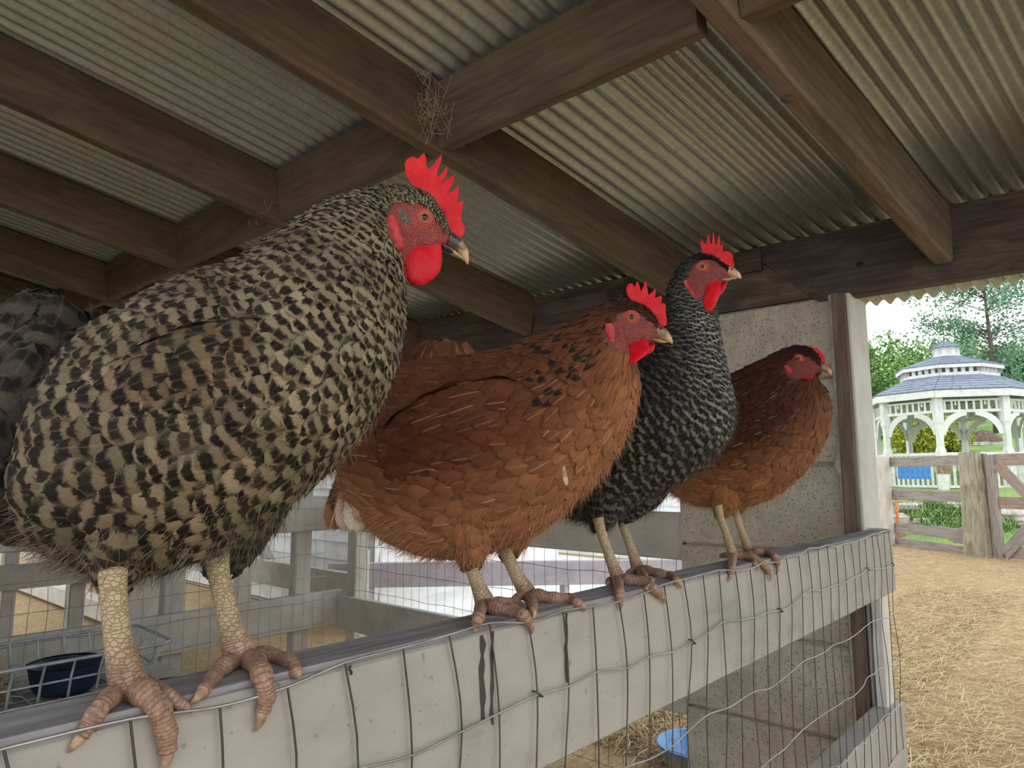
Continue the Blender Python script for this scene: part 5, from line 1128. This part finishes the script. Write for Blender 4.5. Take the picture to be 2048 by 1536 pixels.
def card(name, x0, x1, y0, y1, d, mat, parent=None, **tags):
    a = at_depth(x0, y1, d); b_ = at_depth(x1, y1, d); z0, z1 = a[2], at_depth(x0, y0, d)[2]; b_[2] = z0
    m = MB(); m.beam((a + np.array([0, 0, (z1 - z0) / 2])), (b_ + np.array([0, 0, (z1 - z0) / 2])), .02, z1 - z0, seg=10, wob=.004); return m.build(name, mat, parent, **tags)
M['blue_cloth'] = simple('blue_tarp', (.03, .22, .62), .5); M['wicker'] = simple('brown_slats', (.36, .25, .17), .8, var=.4, vscale=25)
card('blue_banner', 1797, 1862, 933, 958, 15.6, M['blue_cloth'], None, category='banner', label='bright blue banner hung at the gazebo railing')
bs = empty('slat_blind', at_depth(1890, 945, 15.6), category='blind', label='small brown slatted blind on the gazebo railing')
for i in range(8): card('slat', 1874 + i * 4, 1877.6 + i * 4, 932, 948, 15.6, M['wicker'], bs)

# ---------------------------------------------------------------- garden between fence and gazebo
def rock(c, r, name='garden_stone', mat=None, parent=None, **tags):
    bm = bmesh.new(); bmesh.ops.create_icosphere(bm, subdivisions=3, radius=1.0); sx = (random.uniform(.8, 1.3), random.uniform(.7, 1.1), random.uniform(.45, .7)); ph = random.uniform(0, 9)
    for v in bm.verts:
        k = 1 + .13 * math.sin(v.co.x * 4 + ph) * math.cos(v.co.y * 5 + ph) + .08 * math.sin(v.co.z * 9 + ph); v.co = Vector((v.co.x * sx[0] * r * k + c[0], v.co.y * sx[1] * r * k + c[1], v.co.z * sx[2] * r * k + c[2]))
    me = bpy.data.meshes.new(name); bm.to_mesh(me); bm.free(); me.materials.append(mat or M['stone']); return link(name, me, parent, **tags)
def bank_h(y): return -.03 + .36 * np.clip(y - 14.4, 0, 1.8)
def on_bank(px, py):
    for Y in np.arange(13.9, 17.4, .05):
        q = atY(px, py, Y)
        if q[2] <= bank_h(Y): return q
    return q
for (px, py, r, lab) in [(1822, 1020, .26, 'long pale garden stone behind the yard fence, left of the grass'), (1799, 1043, .20, 'white block of stone low behind the yard fence at left'), (1846, 1046, .14, 'small tan stone behind the middle of the yard fence'), (1908, 1016, .20, 'pinkish flat stone beside the round post'), (2024, 1036, .30, 'speckled grey stone behind the yard gate'), (2052, 1050, .18, 'low dark grey stone behind the yard gate')]:
    q = on_bank(px, py); rock((q[0], q[1], q[2] + r * .1), r, label=lab, category='stone')
def m_bank():
    s = NT('garden_soil_and_grass'); p = s.geo(); a = s.noise(p, 1.3, 4, .6); f = s.noise(p, 18, 4, .7)
    c = s.mix(s.mr(f, .3, .7), (.10, .068, .055), (.24, .17, .14)); g = s.mix(s.mr(f, .35, .65), (.10, .22, .05), (.24, .38, .10))
    c = s.mix(s.mr(a, .50, .58), c, g); s.bump(f, .8, .03); return s.out(c, .95)
grid_plane('garden_bank', -7, 5, 14.2, 16.3, 60, 24, lambda x, y: bank_h(y) + .012 + .03 * np.sin(x * 5) * np.sin(y * 7), m_bank(), kind='structure', label='sloping soil and grass bank behind the yard fence')
def blade_pts(n):
    x = RNG.uniform(-4.2, .6, n); y = RNG.uniform(14.3, 16.3, n); k = (np.sin(x * 2.3 + 1) + np.sin(y * 3.1 + x)) > .35; x, y = x[k], y[k]
    while len(x) < n: x, y = np.concatenate([x, x + .03]), np.concatenate([y, y + .02])
    return np.stack([x, y, bank_h(y)], 1)[:n]
M['grass_blade'] = m_straw('grass_blades', (.08, .18, .03), (.16, .32, .06), (.28, .45, .12))
strands('grass', M['grass_blade'], blade_pts, 9000, .16, .006, None, .9, kind='stuff', category='grass', label='green grass tufts behind the yard fence')
M['pink'] = simple('pink_flag', (.75, .12, .30), .6); M['orange'] = simple('orange_stake', (.8, .25, .08), .6)
p = on_f(1929, 1040, .5); m = MB(); m.tube([(p[0], p[1], -.02), (p[0] + .02, p[1], .2), (p[0] + .01, p[1], .62)], [.03, .045, .02], 8); m.build('pink_marker', M['pink'], None, True, category='marker', label='pink garden marker left of the round post')
p = on_f(1795, 1040, .5); m = MB(); m.tube([(p[0], p[1], -.02), (p[0], p[1], .4), (p[0], p[1], .9)], [.025, .03, .02], 8); m.build('orange_marker', M['orange'], None, True, category='marker', label='orange stake behind the left end of the yard fence')

# ---------------------------------------------------------------- trees, bush, mound, hills
def m_leaf(name, a, b_, c):
    s = NT(name); t = s.attr('tone').outputs['Fac']; col = s.ramp(t, [(0, a), (.5, b_), (1, c)])
    s.b.inputs['Transmission Weight'].default_value = 0.0; return s.out(col, .65)
M['leaf_mid'] = m_leaf('mid_green_leaves', (.08, .18, .05), (.20, .36, .10), (.36, .52, .18))
M['leaf_dark'] = m_leaf('dark_green_leaves', (.05, .14, .07), (.11, .26, .12), (.20, .36, .17))
M['leaf_gold'] = m_leaf('golden_leaves', (.20, .24, .02), (.42, .44, .05), (.62, .58, .10))
M['leaf_sky'] = m_leaf('sparse_leaves', (.09, .21, .13), (.17, .32, .20), (.27, .42, .27))
M['bark'] = m_wood('bark', (.06, .045, .035), (.13, .10, .08), (.2, .16, .13))
def crown(name, parent, C, R, n, leaf, mat, shell=.35, clumps=0):
    C = np.asarray(C, float); R = np.asarray(R, float)
    if clumps:
        cc = unit_rows(RNG.normal(0, 1, (clumps, 3))) * RNG.uniform(.25, .95, (clumps, 1)); cr = RNG.uniform(.16, .34, clumps); k = RNG.integers(0, clumps, n)
        U_ = cc[k] + unit_rows(RNG.normal(0, 1, (n, 3))) * (cr[k] * RNG.uniform(0, 1, n) ** .5)[:, None]
    else: U_ = unit_rows(RNG.normal(0, 1, (n, 3))) * (1 - shell * RNG.uniform(0, 1, (n, 1)) ** 1.5) * (1 + .14 * np.sin(RNG.uniform(0, 40, (n, 1))))
    P = C + U_ * R; d = unit_rows(RNG.normal(0, 1, (n, 3)) + U_ * .6); s_ = unit_rows(np.cross(d, RNG.normal(0, 1, (n, 3)))); l = leaf * RNG.uniform(.6, 1.4, (n, 1))
    V = np.stack([P, P + d * l * .5 + s_ * l * .32, P + d * l, P + d * l * .5 - s_ * l * .32], 1).reshape(-1, 3); tone = np.repeat(RNG.uniform(0, 1, n), 4)
    me = arr_mesh(name, V, np.arange(4 * n).reshape(-1, 4), mat, attrs={'tone': np.stack([tone] * 3, 1)}, smooth=False); return link(name, me, parent, kind='stuff')
def field_h(x, y): return -.03 + .36 * min(max(y - 14.4, 0), 1.8) + .13 * max(y - 17.5, 0)
def tree(px, topy, d, rw, mat, n, label, leaf=.22, name='leafy_tree', base=None, clumps=0, group='trees beyond the yard'):
    g = at_depth(px, 945, d); zb = field_h(g[0], g[1]) if base is None else base; zt = at_depth(px, topy, d)[2]; R = np.array([rw, rw, max((zt - zb) * .48, .5)])
    t = empty(name, (g[0], g[1], zb), category='tree' if 'bush' not in name else 'bush', label=label, group=group)
    m = MB(); m.tube([(g[0], g[1], zb - .3), (g[0] + .1, g[1], zb + (zt - zb) * .4), (g[0], g[1], zb + (zt - zb) * .8)], [.04 * rw + .05, .03 * rw + .04, .02], 8); m.build('trunk', M['bark'], t, True)
    crown('foliage', t, (g[0], g[1], zt - R[2]), R, n, leaf, mat, clumps=clumps); return t
tree(1745, 676, 38, 3.8, M['leaf_mid'], 9000, 'bright green bushy tree beside the post, left of the gazebo', clumps=40)
tree(1805, 690, 44, 3.6, M['leaf_mid'], 7000, 'green tree behind the left eave of the gazebo', clumps=40)
tree(1765, 800, 32, 2.0, M['leaf_dark'], 6000, 'dark green shrubby tree low beside the post', clumps=30, leaf=.16)
tree(1870, 684, 52, 4.6, M['leaf_mid'], 7000, 'green tree behind the gazebo cupola', clumps=40)
tree(1960, 668, 46, 4.0, M['leaf_mid'], 8000, 'tall green tree right of the cupola', clumps=40)
tree(2040, 676, 40, 3.6, M['leaf_dark'], 8000, 'dark green tree behind the right side of the gazebo', clumps=40)
tree(2120, 668, 42, 4.0, M['leaf_mid'], 6000, 'green tree at the right edge of the view', clumps=40)
tree(1690, 676, 46, 4.0, M['leaf_mid'], 5000, 'green tree mostly hidden by the door post', clumps=40)
tree(1835, 826, 23, .80, M['leaf_gold'], 5000, 'golden-green bush behind the left arch of the gazebo', leaf=.11, name='golden_bush', group='golden bushes behind the gazebo')
tree(1898, 838, 24, .75, M['leaf_gold'], 5000, 'yellow-green bush behind the middle arch of the gazebo', leaf=.11, name='golden_bush', group='golden bushes behind the gazebo')
# tall sparse tree against the sky
g = at_depth(2000, 945, 30); st_ = empty('sparse_tree', (g[0], g[1], field_h(g[0], g[1])), category='tree', label='tall thin-leaved tree standing out against the white sky', group='trees beyond the yard')
m = MB(); zb = field_h(g[0], g[1]); m.tube([(g[0], g[1], zb - .3), (g[0] + .1, g[1], 6), (g[0], g[1], 11)], [.13, .09, .03], 8); m.build('trunk', M['bark'], st_, True)
LV = []
for i in range(60):
    z0 = random.uniform(4.0, 10.5); a = random.uniform(0, 2 * math.pi); l = random.uniform(1.6, 4.0); e = np.array([g[0] + l * math.cos(a), g[1] + l * math.sin(a), z0 + random.uniform(.2, 1.3)]); s0 = np.array([g[0], g[1], z0]); md_ = (s0 + e) / 2 + np.array([0, 0, .25])
    m = MB(); m.tube([s0, md_, e], [.022, .014, .005], 5); m.build('branch', M['bark'], st_, True); LV += [s0 + (e - s0) * f + RNG.normal(0, .22, 3) for f in RNG.uniform(.2, 1.05, 170)]
P = np.array(LV); n = len(P); d_ = unit_rows(RNG.normal(0, 1, (n, 3))); s_ = unit_rows(np.cross(d_, RNG.normal(0, 1, (n, 3)))); l = .15 * RNG.uniform(.6, 1.3, (n, 1))
link('foliage', arr_mesh('foliage', np.stack([P, P + d_ * l * .5 + s_ * l * .3, P + d_ * l, P + d_ * l * .5 - s_ * l * .3], 1).reshape(-1, 3), np.arange(4 * n).reshape(-1, 4), M['leaf_sky'], attrs={'tone': np.repeat(RNG.uniform(0, 1, (n, 1)), 4, 0).repeat(3, 1)}, smooth=False), st_, kind='stuff')
# mulch mound and block wall on the slope
q = at_depth(1968, 890, 27); m = MB(); m.lathe([(0, .95), (.3, .85), (.75, .45), (1.1, -.1)], (q[0], q[1], q[2] - .35), 24); m.build('mulch_mound', M['dirt'], None, True, category='mound', label='brown mulch mound on the slope seen through the gazebo')
bw = empty('garden_wall', at_depth(1950, 900, 25.5), category='wall', label='low grey block garden wall seen through the gazebo')
for r in range(4):
    for i in range(6):
        x0 = 1922 + i * 13 + (r % 2) * 6; a = at_depth(x0, 912 - r * 8, 25.5); b_ = at_depth(x0 + 12, 912 - r * 8, 25.5); piece('wall_block', M['stone'], bw, a, b_, .2, .14)
def m_hill():
    s = NT('wooded_hill'); p = s.geo(); v = s.voro(p, .35); n_ = s.noise(p, .5, 5, .7)
    c = s.mix(s.mr(n_, .3, .7), (.06, .14, .07), (.15, .26, .12)); c = s.mix(s.mr(v, 0, .8, .5, 0), c, (.22, .33, .15)); s.bump(v, 1.0, 1.0); return s.out(c, .95)
M['hill'] = m_hill()
def hill_z(x, y): return -6 + 27 * np.exp(-((y - 230) / 70.) ** 2) * (1 + .12 * np.sin(x * .02) + .05 * np.sin(x * .07 + 1)) + .8 * np.sin(x * .9) * np.sin(y * .8)
grid_plane('hills', -330, 160, 120, 330, 220, 90, hill_z, M['hill'], kind='structure', label='wooded hills on the horizon')
# ---------------------------------------------------------------- cobwebs under the roof
cw = 0
for (cx, cy, Yd, rx, ry, n_, lab) in ((855, 205, 1.18, 42, 80, 64, 'dusty cobweb tangle in the corner of rafter and blocking above the big hen'), (300, 500, 1.17, 38, 40, 16, 'cobweb hanging under the third rafter at left'), (520, 420, 1.17, 30, 26, 9, 'few cobweb threads at the second rafter at left'), (1240, 600, 2.40, 14, 26, 8, 'cobweb threads above the comb of the rust-orange hen')):
    m = MB()
    for i in range(n_):
        a = np.array([cx, cy]) + RNG.normal(0, .5, 2) * (rx, ry); b_ = np.array([cx, cy]) + RNG.normal(0, .5, 2) * (rx, ry)
        p, q = atY(*a, Yd - random.uniform(0, .05)), atY(*b_, Yd - random.uniform(0, .05)); mid = (p + q) / 2 + np.array([0, random.uniform(-.01, .01), -random.uniform(0, .02)]); m.tube(smooth_path([p, mid, q], 5), .0006, 4, False)
    m.build('cobweb', M['web'], None, True, kind='stuff', category='cobweb', label=lab)
kp = roof_pt(-0.372, 1.50, -.186); rock(kp, .020, 'knot', M['header'], ceiling)
